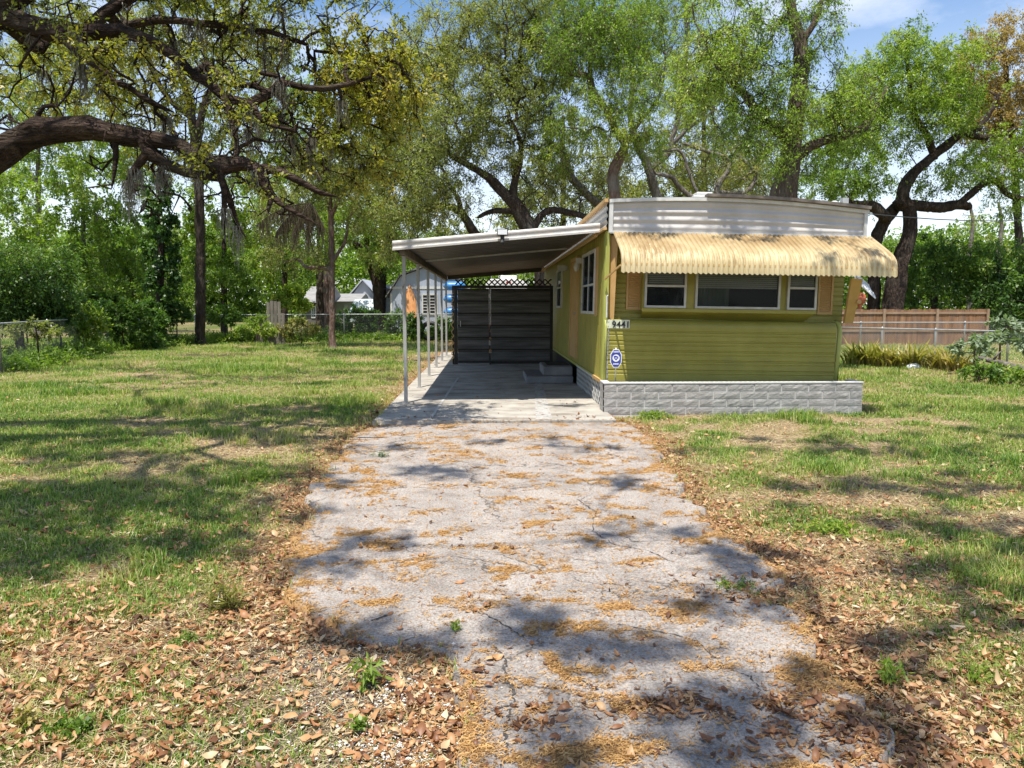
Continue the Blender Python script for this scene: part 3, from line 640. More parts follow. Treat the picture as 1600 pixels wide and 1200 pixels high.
# bay box
BY = YU-.20
def X(px, Y): return at(px, 480, Y).x
def Z(py, Y, px=1100): return at(px, py, Y).z
bz0 = 1.545; mb = MB(); bx0, bx1 = X(1001, BY), X(1272, BY)
mb.add([(bx0, YU, bz0+.02), (bx0+.0, BY, bz0), (bx1, BY, bz0), (bx1, YU, bz0+.02), (bx0, YU, 2.5), (bx0, BY, 2.42), (bx1, BY, 2.42), (bx1, YU, 2.5)],
       [(0,3,2,1),(4,5,6,7),(0,1,5,4),(1,2,6,5),(2,3,7,6)])
mb.add([(bx0-.0, BY-.012, bz0-.012), (bx1+.0, BY-.012, bz0-.012), (bx1-.12, YU, bz0-.16), (bx0+.02, YU, bz0-.12)], [(3, 2, 1, 0)])
mb.box(bx0-.01, bx1+.01, BY-.02, BY-.001, bz0-.02, bz0+.03)
hb(mb, 'window_bay', M['green'])
for i, (a, b_, rails, blind) in enumerate(((1003, 1068, (.33,), .44), (1082, 1214, (), .46), (1225, 1271, (.33,), .44))):
    x0, x1 = X(a, BY), X(b_, BY); window('window', (x0, BY-.001, 1.585), u_, n_, x1-x0, .82, home, rails, (), blind)
def shutter(o, u, n, w_, h_):
    o, u, n = Vector(o), Vector(u), Vector(n); up = Vector((0, 0, 1)); mb = MB()
    def bx(a0, a1, z0, z1, d0, d1):
        P = [o+u*a+n*d+up*z_ for z_ in (z0, z1) for a, d in ((a0, d0), (a1, d0), (a1, d1), (a0, d1))]
        mb.add(P, [(0,3,2,1),(4,5,6,7),(0,1,5,4),(1,2,6,5),(2,3,7,6),(3,0,4,7)])
    bx(0, w_, 0, .04, 0, .028); bx(0, w_, h_-.04, h_, 0, .028); bx(0, .03, .04, h_-.04, 0, .028); bx(w_-.03, w_, .04, h_-.04, 0, .028); bx(.03, w_-.03, .04, h_-.04, 0, .006)
    k = int((h_-.08)/.032)
    for i in range(k):
        z0 = .04+i*(h_-.08)/k; P = [o+u*a+n*d+up*z_ for a in (.03, w_-.03) for d, z_ in ((.006, z0), (.024, z0+.006), (.006, z0+.03))]
        mb.add(P, [(0, 1, 2), (5, 4, 3), (0, 3, 4, 1), (1, 4, 5, 2)])
    hb(mb, 'shutter', M['tan'])
x0 = X(975, YU); shutter((x0, YU-.002, 1.55), u_, n_, X(1000, YU)-x0, .86)
x0 = X(1273.5, YU); shutter((x0, YU-.002, 1.52), u_, n_, X(1297, YU)-x0, .86)
# side window & shutter, on the left wall facing -x
XS = XL0-.001; us, ns = (0, -1, 0), (-1, 0, 0)
ya, yb = 1.745*1150/(909.5-765), 1.745*1150/(929-765)
f = window('window', (XS, ya, 1.46), us, ns, ya-yb, 1.08, home, (.50,), ((ya-yb)/2,), 0, .05, M['white'])
shutter((XS, yb-.005, 1.44), us, ns, .13, 1.12); shutter((XS, ya+.20, 1.44), us, ns, .13, 1.12)
ya = 1.745*1150/(870-765); yb = 1.745*1150/(877-765)
window('window', (XS, ya, 1.55), us, ns, ya-yb, .95, home, (.5,), (), .3, .05, M['white'])
# door
yd0, yd1 = 14.75, 15.75
mb = MB(); mb.box(XS-.05, XS, yd0-.1, yd0, .55, 2.58); mb.box(XS-.05, XS, yd1, yd1+.1, .55, 2.58); mb.box(XS-.05, XS, yd0, yd1, 2.5, 2.58); fr = hb(mb, 'door_frame', M['tan'])
mb = MB(); mb.box(XS-.03, XS, yd0+.003, yd1-.003, .55, 2.497); mb.box(XS-.036, XS-.03, yd0+.15, yd1-.15, 1.6, 2.3); dr = hb(mb, 'door', M['tan'])
mb = MB(); mb.tube([(XS-.03, yd0+.1, 1.45), (XS-.08, yd0+.1, 1.45)], .02, 8); hb(mb, 'handle', M['steel'], dr)
mb = MB(); mb.box(XS-.10, XS, 14.35, 14.5, 2.42, 2.52); mb.tube([(XS-.07, 14.42, 2.42), (XS-.09, 14.42, 2.34), (XS-.09, 14.42, 2.27)], [.05, .06, .03], 8); hb(mb, 'porch_light', M['white'])
mb = MB(); a = at(866, 420, 17.0); mb.box(XS-.22, XS-.05, 16.9, 17.05, 2.40, 2.52); mb.box(XS-.05, XS, 16.95, 17.0, 2.42, 2.50); hb(mb, 'wall_lamp', M['white'])
# lattice skirting on the left side
def lattice(mb, o, u, w_, h_, pitch, sw, th, n):
    o, u, n = Vector(o), Vector(u), Vector(n); up = Vector((0, 0, 1))
    for s_, d in ((1, 0), (-1, th*1.05)):
        k = -h_ if s_ > 0 else 0
        while k < (w_ if s_ > 0 else w_+h_):
            t0, t1 = 0, h_
            a0 = k; a1 = k+s_*h_
            if s_ > 0: t0 = max(0, -k); t1 = min(h_, w_-k)
            else: t0 = max(0, k-w_); t1 = min(h_, k)
            if t1-t0 > .01:
                A = o+u*(k+s_*t0)+up*t0+n*d; B = o+u*(k+s_*t1)+up*t1+n*d; mb.bar(A, B, sw, th, up=n)
            k += pitch
mb = MB(); lattice(mb, (XL0-.005, 14.6, .03), (0, -1, 0), 3.4, .38, .17, .032, .003, (-1, 0, 0)); mb.bar((XL0-.012, 11.2, .42), (XL0-.012, 14.6, .42), .03); hb(mb, 'lattice_skirt', M['white'])
mb = MB(); mb.add([(XL0+.05, YF+.1, 0), (XL0+.05, YBK, 0), (XL0+.05, YBK, ZB), (XL0+.05, YF+.1, ZB)], [(0, 1, 2, 3)]); mb.add([(XR0-.1, YF+.1, 0), (XR0-.1, YBK, 0), (XR0-.1, YBK, ZB), (XR0-.1, YF+.1, ZB)], [(3, 2, 1, 0)]); hb(mb, 'skirt_dark_sheet', M['dark'])  # near-black sheets stand in for the shade under the floor
# awning
NS = 54; XA0, XA1 = XL0+.06, 5.73
pf = []                                   # (y out, z) centre profile
Y0, Z0 = YF-.055, ZT-.03
def curve(t):                             # slope then rolled down
    P = [(0, 0), (.50, -.235), (.66, -.33), (.735, -.42), (.76, -.52), (.765, -.61)]
    k = t*(len(P)-1); i = min(int(k), len(P)-2); f_ = k-i
    def g(j): return P[max(0, min(len(P)-1, j))]
    a, b_, c_, d = g(i-1), g(i), g(i+1), g(i+2)
    cr = lambda p0, p1, p2, p3: .5*((2*p1)+(-p0+p2)*f_+(2*p0-5*p1+4*p2-p3)*f_*f_+(-p0+3*p1-3*p2+p3)*f_**3)
    return cr(a[0], b_[0], c_[0], d[0]), cr(a[1], b_[1], c_[1], d[1])
nt_ = 26; U = np.linspace(0, 1, nt_); prf = [curve(u) for u in U]
V = []; RUN = []; nxs = NS*6+1
dz_of = [0, .026, .030, .030, .026, 0]
for i, (yo, zo) in enumerate(prf):
    j0, j1 = prf[max(0, i-1)], prf[min(nt_-1, i+1)]; ty, tz = j1[0]-j0[0], j1[1]-j0[1]; l_ = math.hypot(ty, tz); nyo, nzo = -tz/l_, ty/l_
    for k in range(nxs):
        x = XA0+(XA1-XA0)*k/(nxs-1); dd = dz_of[k % 6]*.6; flare = 0
        zend = -.020*(1 if (k % 6) in (2, 3) else (.55 if (k % 6) in (1, 4) else 0)) if i == nt_-1 else 0
        V.append((x + flare, Y0-yo-nyo*dd, Z0+zo+nzo*dd+zend)); RUN.append(1-U[i]*1.5)
V = np.array(V)-np.array(HB)[None]; idx = (np.arange(nt_-1)[:, None]*nxs+np.arange(nxs-1)[None]).ravel()
me = np_mesh('awning', V, np.stack([idx, idx+1, idx+nxs+1, idx+nxs], 1), M['awning'], False, {'run': ('POINT', RUN)})
aw = link('awning', me, home); aw['label'] = 'cream rust-stained scalloped metal awning over the front windows'
mb = MB()
for x in (XA0+.02, XA1-.02):
    for (y0_, z0_), (y1_, z1_) in zip(prf[:-1], prf[1:]): mb.bar((x, Y0-y0_+.01, Z0+z0_-.012), (x, Y0-y1_+.01, Z0+z1_-.012), .025)
mb.bar((XA0, Y0-.75, Z0-.50), (XA1, Y0-.75, Z0-.50), .03); hb(mb, 'awning_frame', M['tan'], aw)
mb = MB(); mb.prism([(XL0+.02, YF+.08, 2.66), (XL0+.15, YF+.02, 2.66), (XL0+.135, YF+.10, 1.40), (XL0+.02, YF+.14, 1.40)], (0, 0, 0), (0, .05, 0)); hb(mb, 'awning_arm', M['tan'])
p0, p1 = at(1325, 504, YF+.08), at(1336, 430, YF-.45)
mb = MB(); mb.prism([(p0.x-.075, p0.y, 1.40), (p0.x+.07, p0.y+.02, 1.40), (p1.x+.09, p1.y, p1.z), (p1.x-.075, p1.y, p1.z+.01)], (0, 0, 0), (0, .06, 0)); mb.tube([((p0.x+p1.x)/2+.08, p0.y-.25, 1.72), ((p0.x+p1.x)/2+.08, p0.y-.3, 1.72)], .035, 8); hb(mb, 'awning_arm', M['tan'])
a, b_ = at(942, 436, YF-.02), at(966, 414, YF-.6); mb = MB(); mb.bar(a, b_, .022); hb(mb, 'awning_rod', M['tan'])
a, b_ = at(945.5, 496, YF-.03), at(945.5, 463, YF-.03); mb = MB(); mb.tube([a, b_, b_+Vector((.02, 0, .015))], .012, 6); hb(mb, 'conduit', M['white'])
# house numbers
def text(name, s, size, m, parent, loc, base, ext=.002, rot=(math.pi/2, 0, 0), label=None, sx=1):
    cu = bpy.data.curves.new('t', 'FONT'); cu.body = s; cu.size = size; cu.extrude = ext; cu.align_x = 'CENTER'; cu.align_y = 'CENTER'; cu.resolution_u = 3; cu.space_character = 1.12; cu.offset = size*.02
    o = bpy.data.objects.new('t', cu); C.objects.link(o); dg = bpy.context.evaluated_depsgraph_get(); me = bpy.data.meshes.new_from_object(o.evaluated_get(dg)); bpy.data.objects.remove(o)
    me.materials.clear(); me.materials.append(m); me.transform(Matrix.Translation(Vector(loc)-Vector(base)) @ Matrix.Rotation(rot[0], 4, 'X') @ Matrix.Diagonal((sx, 1, 1, 1)))
    o = link(name, me, parent)
    if label: o['label'] = label
    return o
x0, x1 = X(946, YF), X(982, YF)
mb = MB(); mb.box(x0, x1, YF-.012, YF-.002, 1.265, 1.395); pl = hb(mb, 'number_plate', mat('pale_plate', [(.55, .58, .42), (.66, .68, .54)], 8, .6))
for i, ch in enumerate('9441'):
    cx = X(957.5+i*7.2, YF); text('house_number', ch, .135, M['black'], pl, (cx, YF-.015, 1.318), HB, label='black numeral %s on the pale plate' % ch)

# ---------------------------------------------------------------- planter wall (grey split block)
def inx(px, Y): return X(px, Y)
PY0, PY1 = 10.76, 11.12; PX0, PX1 = X(945, PY0), X(1355, PY0); PH = .455
plant = thing('planter_wall', 'low grey split-face block planter along the front of the green home', 'planter', (PX0, PY0, 0))
mb = MB(); rs = random.Random(3); hh = PH/4.0
for r_ in range(4):
    x = PX0 - (.0 if r_ % 2 == 0 else .21)
    while x < PX1-.02:
        a, b_ = max(x, PX0), min(x+.405, PX1); z0, z1 = r_*hh+.006, (r_+1)*hh-.007; j_ = rs.uniform(0, .008)
        if b_-a > .04:
            nx_ = max(2, int((b_-a)/.05)); nz_ = 3
            rows = [[(a+.006+(b_-a-.012)*i/nx_, PY0-j_-(rs.uniform(0, .008) if 0 < i < nx_ and 0 < k < nz_ else 0), z0+(z1-z0)*k/nz_) for i in range(nx_+1)] for k in range(nz_+1)]
            mb.sheet(rows); mb.box(a+.006, b_-.006, PY0-j_+.0005, PY0+.1, z0, z1)
        x += .41
    for xa, xb, sgn in ((PX0, PX0+.1, -1), (PX1-.1, PX1, 1)):
        ymid = PY0+.17 if r_ % 2 else PY0+.26
        for ya_, yb_ in ((PY0+.105, ymid), (ymid+.006, PY1)): mb.box(xa-.003*(sgn < 0), xb+.003*(sgn > 0), ya_, yb_, r_*hh+.004, (r_+1)*hh-.005)
mb.build('block_course', M['block'], plant, base=(PX0, PY0, 0))
mb = MB(); mb.box(PX0+.006, PX1-.006, PY0+.0035, PY0+.095, -.05, PH-.012); mb.box(PX0+.006, PX0+.095, PY0+.095, PY1-.01, -.05, PH-.012); mb.box(PX1-.095, PX1-.006, PY0+.095, PY1-.01, -.05, PH-.012); mb.build('mortar', M['mortar'], plant, base=(PX0, PY0, 0))
mb = MB(); mb.box(PX0-.005, PX1+.005, PY0-.012, PY0+.11, PH-.004, PH+.022); mb.box(PX0-.005, PX0+.105, PY0+.113, PY1, PH-.004, PH+.022); mb.box(PX1-.105, PX1+.005, PY0+.113, PY1, PH-.004, PH+.022); mb.build('cap', M['mortar'], plant, base=(PX0, PY0, 0), bevel=.006)
mb = MB(); mb.box(PX0+.1, PX1-.1, PY0+.1, PY1-.01, .0, PH-.06); mb.build('soil', mat('planter_soil', [(.05, .035, .025), (.12, .085, .06)], 30, .95, .02), plant, base=(PX0, PY0, 0))

# ---------------------------------------------------------------- security sign
c = at(962.5, 560, 10.92); sg = thing('yard_sign', 'small blue octagonal yard sign on a stake in the planter', 'sign', (c.x, c.y, .40))
def octo(cx, y, cz, w_, h_, n=0):
    k = .30; return [(cx-w_/2, y, cz-h_*k), (cx-w_*k, y, cz-h_/2), (cx+w_*k, y, cz-h_/2), (cx+w_/2, y, cz-h_*k), (cx+w_/2, y, cz+h_*k), (cx+w_*k, y, cz+h_/2), (cx-w_*k, y, cz+h_/2), (cx-w_/2, y, cz+h_*k)]
def octo2(cx, y, cz, w_, h_): return [(cx-w_/2, y, cz-h_*.22), (cx-w_*.23, y, cz-h_/2), (cx+w_*.23, y, cz-h_/2), (cx+w_/2, y, cz-h_*.22), (cx+w_/2, y, cz+h_*.22), (cx+w_*.23, y, cz+h_/2), (cx-w_*.23, y, cz+h_/2), (cx-w_/2, y, cz+h_*.22)]
B0 = (c.x, c.y, .40); M['blue'] = mat('sign_blue', [(.035, .05, .26), (.05, .07, .34)], 5, .4); M['pale'] = mat('sign_white', [(.70, .72, .76), (.8, .82, .85)], 5, .5)
mb = MB(); mb.prism(octo2(c.x, c.y, c.z, .170, .275), (0, 0, 0), (0, .006, 0)); mb.build('border', M['pale'], sg, base=B0)
mb = MB(); mb.prism(octo2(c.x, c.y-.003, c.z, .148, .250), (0, 0, 0), (0, .004, 0)); mb.build('face', M['blue'], sg, base=B0)
def disc(cx, y, cz, r_, n=24, sz=1): return [(cx+r_*math.cos(a), y, cz+r_*sz*math.sin(a)) for a in np.linspace(0, 2*math.pi, n, endpoint=False)]
mb = MB(); mb.prism(disc(c.x, c.y-.005, c.z+.005, .054), (0, 0, 0), (0, .003, 0)); mb.build('emblem_disc', M['pale'], sg, base=B0)
mb = MB(); mb.prism([(c.x+a*.034, c.y-.007, c.z+.008+b_*.034) for a, b_ in ((-1, .8), (-.3, 1), (.5, .75), (1, .5), (1, -.2), (.5, -.5), (0, -1.1), (-.6, -.5), (-1, -.1))], (0, 0, 0), (0, .003, 0)); mb.build('emblem', M['blue'], sg, base=B0)
mb = MB()
for i in range(3): mb.box(c.x-.018+i*.013, c.x-.010+i*.013, c.y-.009, c.y-.0065, c.z-.0, c.z+.014)
mb.box(c.x-.024, c.x+.024, c.y-.0072, c.y-.0066, c.z-.001, c.z+.001); mb.build('emblem_mark', M['pale'], sg, base=B0); mb = MB()
for zc, n__, hw in ((.098, 7, .040), (-.083, 6, .042)):
    mb = MB(); mb.box(c.x-hw, c.x+hw, c.y-.0045, c.y-.003, c.z+zc-.002, c.z+zc+.002)
    for i in range(n__):
        xx = c.x-hw+2*hw*(i+.1)/n__; hgt = .017 if i % 2 else .021; mb.box(xx, xx+2*hw/n__*.66, c.y-.006, c.y-.0035, c.z+zc-hgt/2, c.z+zc+hgt/2)
    mb.build('lettering', M['pale'], sg, base=B0)
mb = MB(); mb.tube([(c.x, c.y+.012, .36), (c.x, c.y+.012, c.z+.16)], .009, 8); mb.build('stake', M['steel'], sg, base=B0, smooth=True)

# ---------------------------------------------------------------- carport
CF, CB = 11.52, 23.7; CL, CR = -1.47, 1.69
cp = thing('carport', 'flat white metal carport on slim posts, attached to the left side of the home', 'carport', (-1.36, 11.9, .03)); CB0 = (-1.36, 11.9, .03)
def rz(x): return 2.55+(x-CL)/(CR-CL)*(2.83-2.55)
M['pan'] = mat('carport_underside', [(.06, .052, .048), (.10, .088, .082)], 1.8, .55, dirt=((.11, .08, .06), 3, .5, .8, (.6, .3, 1)))  # shade under the roof is put into this dark colour, which also cuts bounce
mb = MB(); xs = np.linspace(CL, CR, 8)
mb.sheet([[(x, y_, rz(x)+.02) for x in xs] for y_ in (CF, CB)]); mb.build('roof_top', M['roofwhite'], cp, base=CB0)
mb = MB()
pr = []; y = CF+.02
while y < CB:
    for dy, dz in ((0, 0), (.28, 0), (.30, .03), (.33, .03), (.35, 0)): pr.append((y+dy, dz))
    y += .36
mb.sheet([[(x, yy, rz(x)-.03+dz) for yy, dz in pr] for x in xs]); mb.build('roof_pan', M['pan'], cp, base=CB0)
mb = MB()
rows = []
for dz, dy in ((.045, .03), (.045, 0), (.02, -.012), (0, -.012), (-.02, 0), (-.055, .0), (-.07, -.02), (-.10, -.02), (-.10, .03)): rows.append([(x, CF+dy, rz(x)+dz) for x in np.linspace(CL-.02, CR+.02, 10)])
mb.sheet(rows); mb.add([(CL-.02, CF-.02, rz(CL)+.045), (CL-.02, CF-.02, rz(CL)-.1), (CL-.02, CF+.04, rz(CL)-.1), (CL-.02, CF+.04, rz(CL)+.045)], [(0, 1, 2, 3)]); mb.build('front_fascia', M['fascia'], cp, base=CB0)
mb = MB(); mb.sheet([[(CL-.02+dx, y_, rz(CL)+dz) for y_ in np.linspace(CF+.0, CB, 5)] for dz, dx in ((.045, .03), (.045, 0), (0, -.01), (-.08, 0), (-.10, .03))]); mb.build('side_gutter', M['fascia'], cp, base=CB0)
mb = MB(); mb.box(-1.40, -1.32, CF+.12, CB-.1, 2.395, 2.445); mb.box(-1.385, -1.335, CF+.12, CB-.1, 2.445, 2.52); mb.build('eave_beam', M['roofdark'], cp, base=CB0)
mb = MB(); mb.bar((-1.3, 15.3, rz(-1.3)-.05), (1.6, 15.3, rz(1.6)-.05), .05, .03); mb.build('roof_seam', M['steel'], cp, base=CB0)
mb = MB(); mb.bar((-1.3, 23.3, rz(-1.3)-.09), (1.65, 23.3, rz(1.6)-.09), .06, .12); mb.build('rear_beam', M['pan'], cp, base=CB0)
mb = MB(); mb.bar((1.66, CF+.1, 2.70), (1.66, CB, 2.70), .06, .05); mb.build('ledger_rail', M['tan'], cp, base=CB0)
PYs = [11.9, 14.2, 16.5, 18.8, 21.1, 23.3]; M['post'] = mat('chipped_post_paint', [(.29, .285, .27), (.40, .39, .37)], 4, .5, dirt=((.18, .13, .09), 14, .60, .66, (1, 1, .6)))
mb = MB(); mb.box(-1.388, -1.332, 11.872, 11.928, .036, 2.393); mb.box(-1.41, -1.31, 11.85, 11.95, .033, .045)
p0 = mb.build('post', M['post'], cp, base=CB0, bevel=.006)
for y in PYs[1:]:
    o = p0.copy(); C.objects.link(o); o.parent = cp; o.location = (0, y-11.9, 0)
fl = at(785, 368, CF-.10); mb = MB(); mb.box(fl.x-.085, fl.x+.085, CF-.13, CF-.05, fl.z-.0, fl.z+.10); lamp = mb.build('floodlight', M['black'], cp, base=CB0, bevel=.01)
mb = MB(); mb.box(fl.x-.072, fl.x+.072, CF-.136, CF-.131, fl.z+.012, fl.z+.088); mb.build('lens', M['pale'], lamp, base=CB0)
mb = MB(); mb.box(fl.x-.03, fl.x+.03, CF-.10, CF-.03, fl.z-.06, fl.z-.0); mb.tube([(fl.x, CF-.08, fl.z-.06), (fl.x, CF-.1, fl.z-.11), (fl.x, CF-.1, fl.z-.14)], [.03, .035, .015], 8); mb.build('sensor', M['black'], lamp, base=CB0)

# ---------------------------------------------------------------- storage partition with gate
GY0 = 19.8; gl, gr = at(712, 500, GY0).x, 1.66; gt = 2.10; M['board'] = mat('grey_boards', [(.055, .054, .052), (.10, .097, .094), (.16, .154, .148)], 3, .7, .003, 40, stretch=(.35, 1, 5), dirt=((.17, .17, .18), 2, .62, .8, (.5, 1, 4)))
M['framedark'] = mat('partition_frame', [(.02, .018, .017), (.045, .04, .036)], 8, .7)
ps = thing('storage_partition', 'dark grey plank partition with a door and lattice top closing the carport', 'partition', (gl, GY0, .03)); GB = (gl, GY0, .03)
gx_ = at(765, 500, GY0).x
def planks(x0, x1, name):
    mb = MB(); k = 6; hh_ = (gt-.16)/k
    for i in range(k):
        z0 = .10+i*hh_; mb.box(x0, x1, GY0-.035, GY0, z0+.03, z0+hh_*.84); mb.box(x0, x1, GY0-.012, GY0+.001, z0+hh_*.86, z0+hh_*.90); mb.box(x0, x1, GY0-.028, GY0, z0+hh_*.92, z0+hh_*.97)
    return mb.build(name, M['board'], ps, base=GB, bevel=.003)
wp = planks(gx_+.03, gr-.04, 'wall_panel'); dp = planks(gl+.06, gx_-.02, 'door')
mb = MB(); mb.box(gl+.055, gx_-.012, GY0+.002, GY0+.02, .07, gt-.04); mb.build('door_back', M['framedark'], dp, base=GB)
mb = MB(); mb.box(gl+.12, gl+.14, GY0-.06, GY0-.04, 1.05, 1.2); mb.box(gl+.12, gl+.14, GY0-.042, GY0-.025, 1.05, 1.07); mb.box(gl+.12, gl+.14, GY0-.042, GY0-.025, 1.18, 1.2); mb.build('handle', M['steel'], dp, base=GB)
mb = MB(); mb.box(gl-.04, gl+.05, GY0-.03, GY0+.05, .032, gt+.04); mb.box(gx_-.01, gx_+.028, GY0-.02, GY0+.05, .032, gt-.02); mb.box(gr-.04, gr+.04, GY0-.03, GY0+.05, .032, gt+.04); mb.box(gl+.05, gr-.04, GY0-.03, GY0+.05, gt-.03, gt+.045); mb.box(gx_+.03, gr-.04, GY0+.003, GY0+.03, .05, gt-.035)
mb.build('frame', M['framedark'], ps, base=GB)
for z in (gt-.30, .55):
    mb = MB(); mb.box(gx_-.055, gx_-.012, GY0-.034, GY0-.026, z, z+.12); mb.box(gx_+.03, gx_+.075, GY0-.034, GY0-.026, z, z+.12); mb.tube([(gx_+.009, GY0-.03, z), (gx_+.009, GY0-.03, z+.12)], .01, 6); mb.build('hinge', M['alu'], ps, base=GB)
mb = MB(); lattice(mb, (gl-.0, GY0+.02, gt+.05), (1, 0, 0), gr-gl, .16, .15, .035, .008, (0, -1, 0)); mb.build('lattice_top', M['framedark'], ps, base=GB)
mb = MB(); zz = .1; pts = []
while zz < gt-.15: pts.append((gl-.085+.028*math.sin(zz*2*math.pi/.19), GY0-.03, zz)); zz += .02
mb.tube(pts, .014, 6); mb.build('wavy_edge_strip', M['tan'], ps, base=GB, smooth=True)
mb = MB(); mb.box(gl-.09, gl-.045, GY0-.01, GY0+.03, .04, gt+.04); mb.build('edge_board', M['framedark'], ps, base=GB)

# ---------------------------------------------------------------- steps
M['step'] = mat('step_concrete', [(.17, .17, .175), (.27, .27, .275)], 3, .85, .003, 60); M['tread'] = mat('step_tread', [(.12, .11, .11), (.20, .19, .19)], 10, .9)
st = thing('entry_steps', 'two grey concrete entry steps below the side door under the carport', 'steps', (.74, 14.85, .03)); SB = (.74, 14.85, .03)
mb = MB(); mb.box(.745, 1.70, 14.86, 16.3, .033, .175); mb.build('lower_step', M['step'], st, base=SB, bevel=.015)
mb = MB(); mb.box(1.10, 1.70, 15.0, 16.2, .177, .36); mb.build('upper_step', M['step'], st, base=SB, bevel=.015)
mb = MB(); mb.box(.76, 1.095, 14.9, 16.25, .177, .185); mb.build('tread', M['tread'], st, base=SB); mb = MB(); mb.box(1.12, 1.68, 15.03, 16.15, .362, .37); mb.build('tread', M['tread'], st, base=SB)
mb = MB(); mb.box(1.2, 1.66, 15.25, 16.0, .372, .385); tag(mb.build('door_mat', mat('rubber_mat', [(.012, .012, .012), (.03, .03, .03)], 60, .9, .004), bevel=.005), 'black door mat lying on the upper concrete step', 'door mat')

# ---------------------------------------------------------------- chain link fences
def chainlink(name, label, P, h, group=None, mesh=.075, rail=True, railr=.021, postr=.028, wr=.0022, bottom=.02, posts=None, cat='fence'):
    P = [Vector(p) for p in P]; base = P[0]; f = thing(name, label, cat, base, group=group)
    A, B = [], []
    for a, b_ in zip(P[:-1], P[1:]):
        d = b_-a; Ln = d.length; u = d/Ln
        for s_ in (1, -1):
            for k in np.arange(-h if s_ > 0 else 0, Ln if s_ > 0 else Ln+h, mesh):
                t0, t1 = (max(0, -k), min(h-bottom, Ln-k)) if s_ > 0 else (max(0, k-Ln), min(h-bottom, k))
                if t1-t0 > .01: A.append(a+u*(k+s_*t0)+Vector((0, 0, t0+bottom))-base); B.append(a+u*(k+s_*t1)+Vector((0, 0, t1+bottom))-base)
    V, F = prisms_np(np.array([tuple(v) for v in A]), np.array([tuple(v) for v in B]), wr*.8)
    link('wire_mesh', np_mesh('wire_mesh', V, F, M['wire']), f)
    if rail:
        mb = MB(); mb.tube([p+Vector((0, 0, h)) for p in P], railr, 8); mb.build('top_rail', M['steel'], f, base=base, smooth=True)
    for q in (posts or P):
        q = Vector(q); mb = MB(); mb.tube([q+Vector((0, .03, -.1)), q+Vector((0, .03, h+.02)), q+Vector((0, .03, h+.05))], [postr, postr, postr*.4], 8); mb.build('post', M['steel'], f, base=base, smooth=True)
    return f
lf = [(-11.75, 18.0, 0), (-12.6, 21.4, 0), (-13.5, 24.9, 0), (-13.1, 28, 0), (-12.6, 32, 0)]
chainlink('chain_link_fence', 'side chain-link fence overgrown with vines at the far left of the lawn', lf, 1.18)
a = [(-15.5, 17.6, 0), (-11.75, 18.0, 0)]
chainlink('chain_link_fence', 'short grey chain-link fence run leaving the frame at the left edge', a, 1.18)
bfp = [(x, 32+(x+12.6)*.28, 0) for x in (-12.6, -9.6, -6.6, -3.6, -.6, 2.6)]
chainlink('chain_link_fence', 'rear chain-link fence behind the lawn and small tree, before the grey shed', bfp, 1.22)
rf = [at(1300, 500, 22.6), at(1380, 500, 21.5), at(1464, 500, 20.3), at(1579, 500, 18.8), at(1720, 500, 17.2)]
rf = [(p.x, p.y, 0) for p in rf]; chainlink('chain_link_fence', 'silver chain-link fence behind the strap-leaved plants right of the home', rf, .94)
rf2 = [at(p, 500, 26.5) for p in (1290, 1346, 1509, 1650)]; rf2 = [(p.x, p.y, 0) for p in rf2]; chainlink('chain_link_fence', 'thin second chain-link fence just before the wooden privacy fence', rf2, 1.0)
# wooden privacy fence
M['fwood'] = mat('fence_wood', [(.11, .055, .03), (.24, .125, .062), (.35, .20, .105)], 2.2, .85, .004, 30, stretch=(3, 1, .35), dirt=((.16, .13, .12), 2.2, .5, .75, (1, 1, .6)))
M['fwood2'] = mat('fence_wood_pale', [(.24, .155, .095), (.36, .25, .17)], 3, .85)
wy = 29.7; wx0, wx1 = at(1150, 480, wy).x, at(1545, 480, wy).x
wf = thing('wooden_fence', 'weathered brown plank privacy fence behind the chain-link on the right', 'fence', (wx0, wy, 0)); WB = (wx0, wy, 0)
mb = MB(); rs = random.Random(9); x = wx0
while x < wx1: 
    hh_ = 1.46+rs.uniform(-.02, .02); yy = wy+rs.uniform(0, .008); mb.box(x, x+.137, yy, yy+.02, .0, hh_); x += .142
mb.build('boards', M['fwood'], wf, base=WB)
mb = MB(); mb.box(wx0, wx1, wy-.03, wy-.002, 1.27, 1.36); mb.box(wx0, wx1, wy-.03, wy-.002, .55, .64); mb.build('rail', M['fwood2'], wf, base=WB)
for px in (1215, 1299, 1381, 1464, 1543): 
    q = at(px, 480, wy); mb = MB(); mb.box(q.x-.05, q.x+.05, wy-.09, wy-.032, 0, 1.48); mb.build('post', M['fwood2'], wf, base=WB)
# old board fence stub on the left
q = at(421, 480, 31.2); ow = thing('board_screen', 'short weathered grey board screen standing at the rear fence left of the small tree', 'fence', (q.x, q.y, 0)); OB = (q.x, q.y, 0)
M['oldwood'] = mat('old_grey_wood', [(.10, .085, .07), (.24, .21, .175)], 3, .9, .004, 30, stretch=(3, 1, .4))
mb = MB(); 
for i, (dx, h_) in enumerate(((-.62, 1.15), (-.45, 1.22), (-.12, 1.75), (.03, 1.82), (.18, 1.80), (.33, 1.78), (.48, 1.3))): mb.box(q.x+dx, q.x+dx+.13, q.y, q.y+.03, 0, h_)
mb.build('boards', M['oldwood'], ow, base=OB); mb = MB(); mb.box(q.x-.66, q.x+.62, q.y+.031, q.y+.09, .95, 1.05); mb.build('rail', M['oldwood'], ow, base=OB)

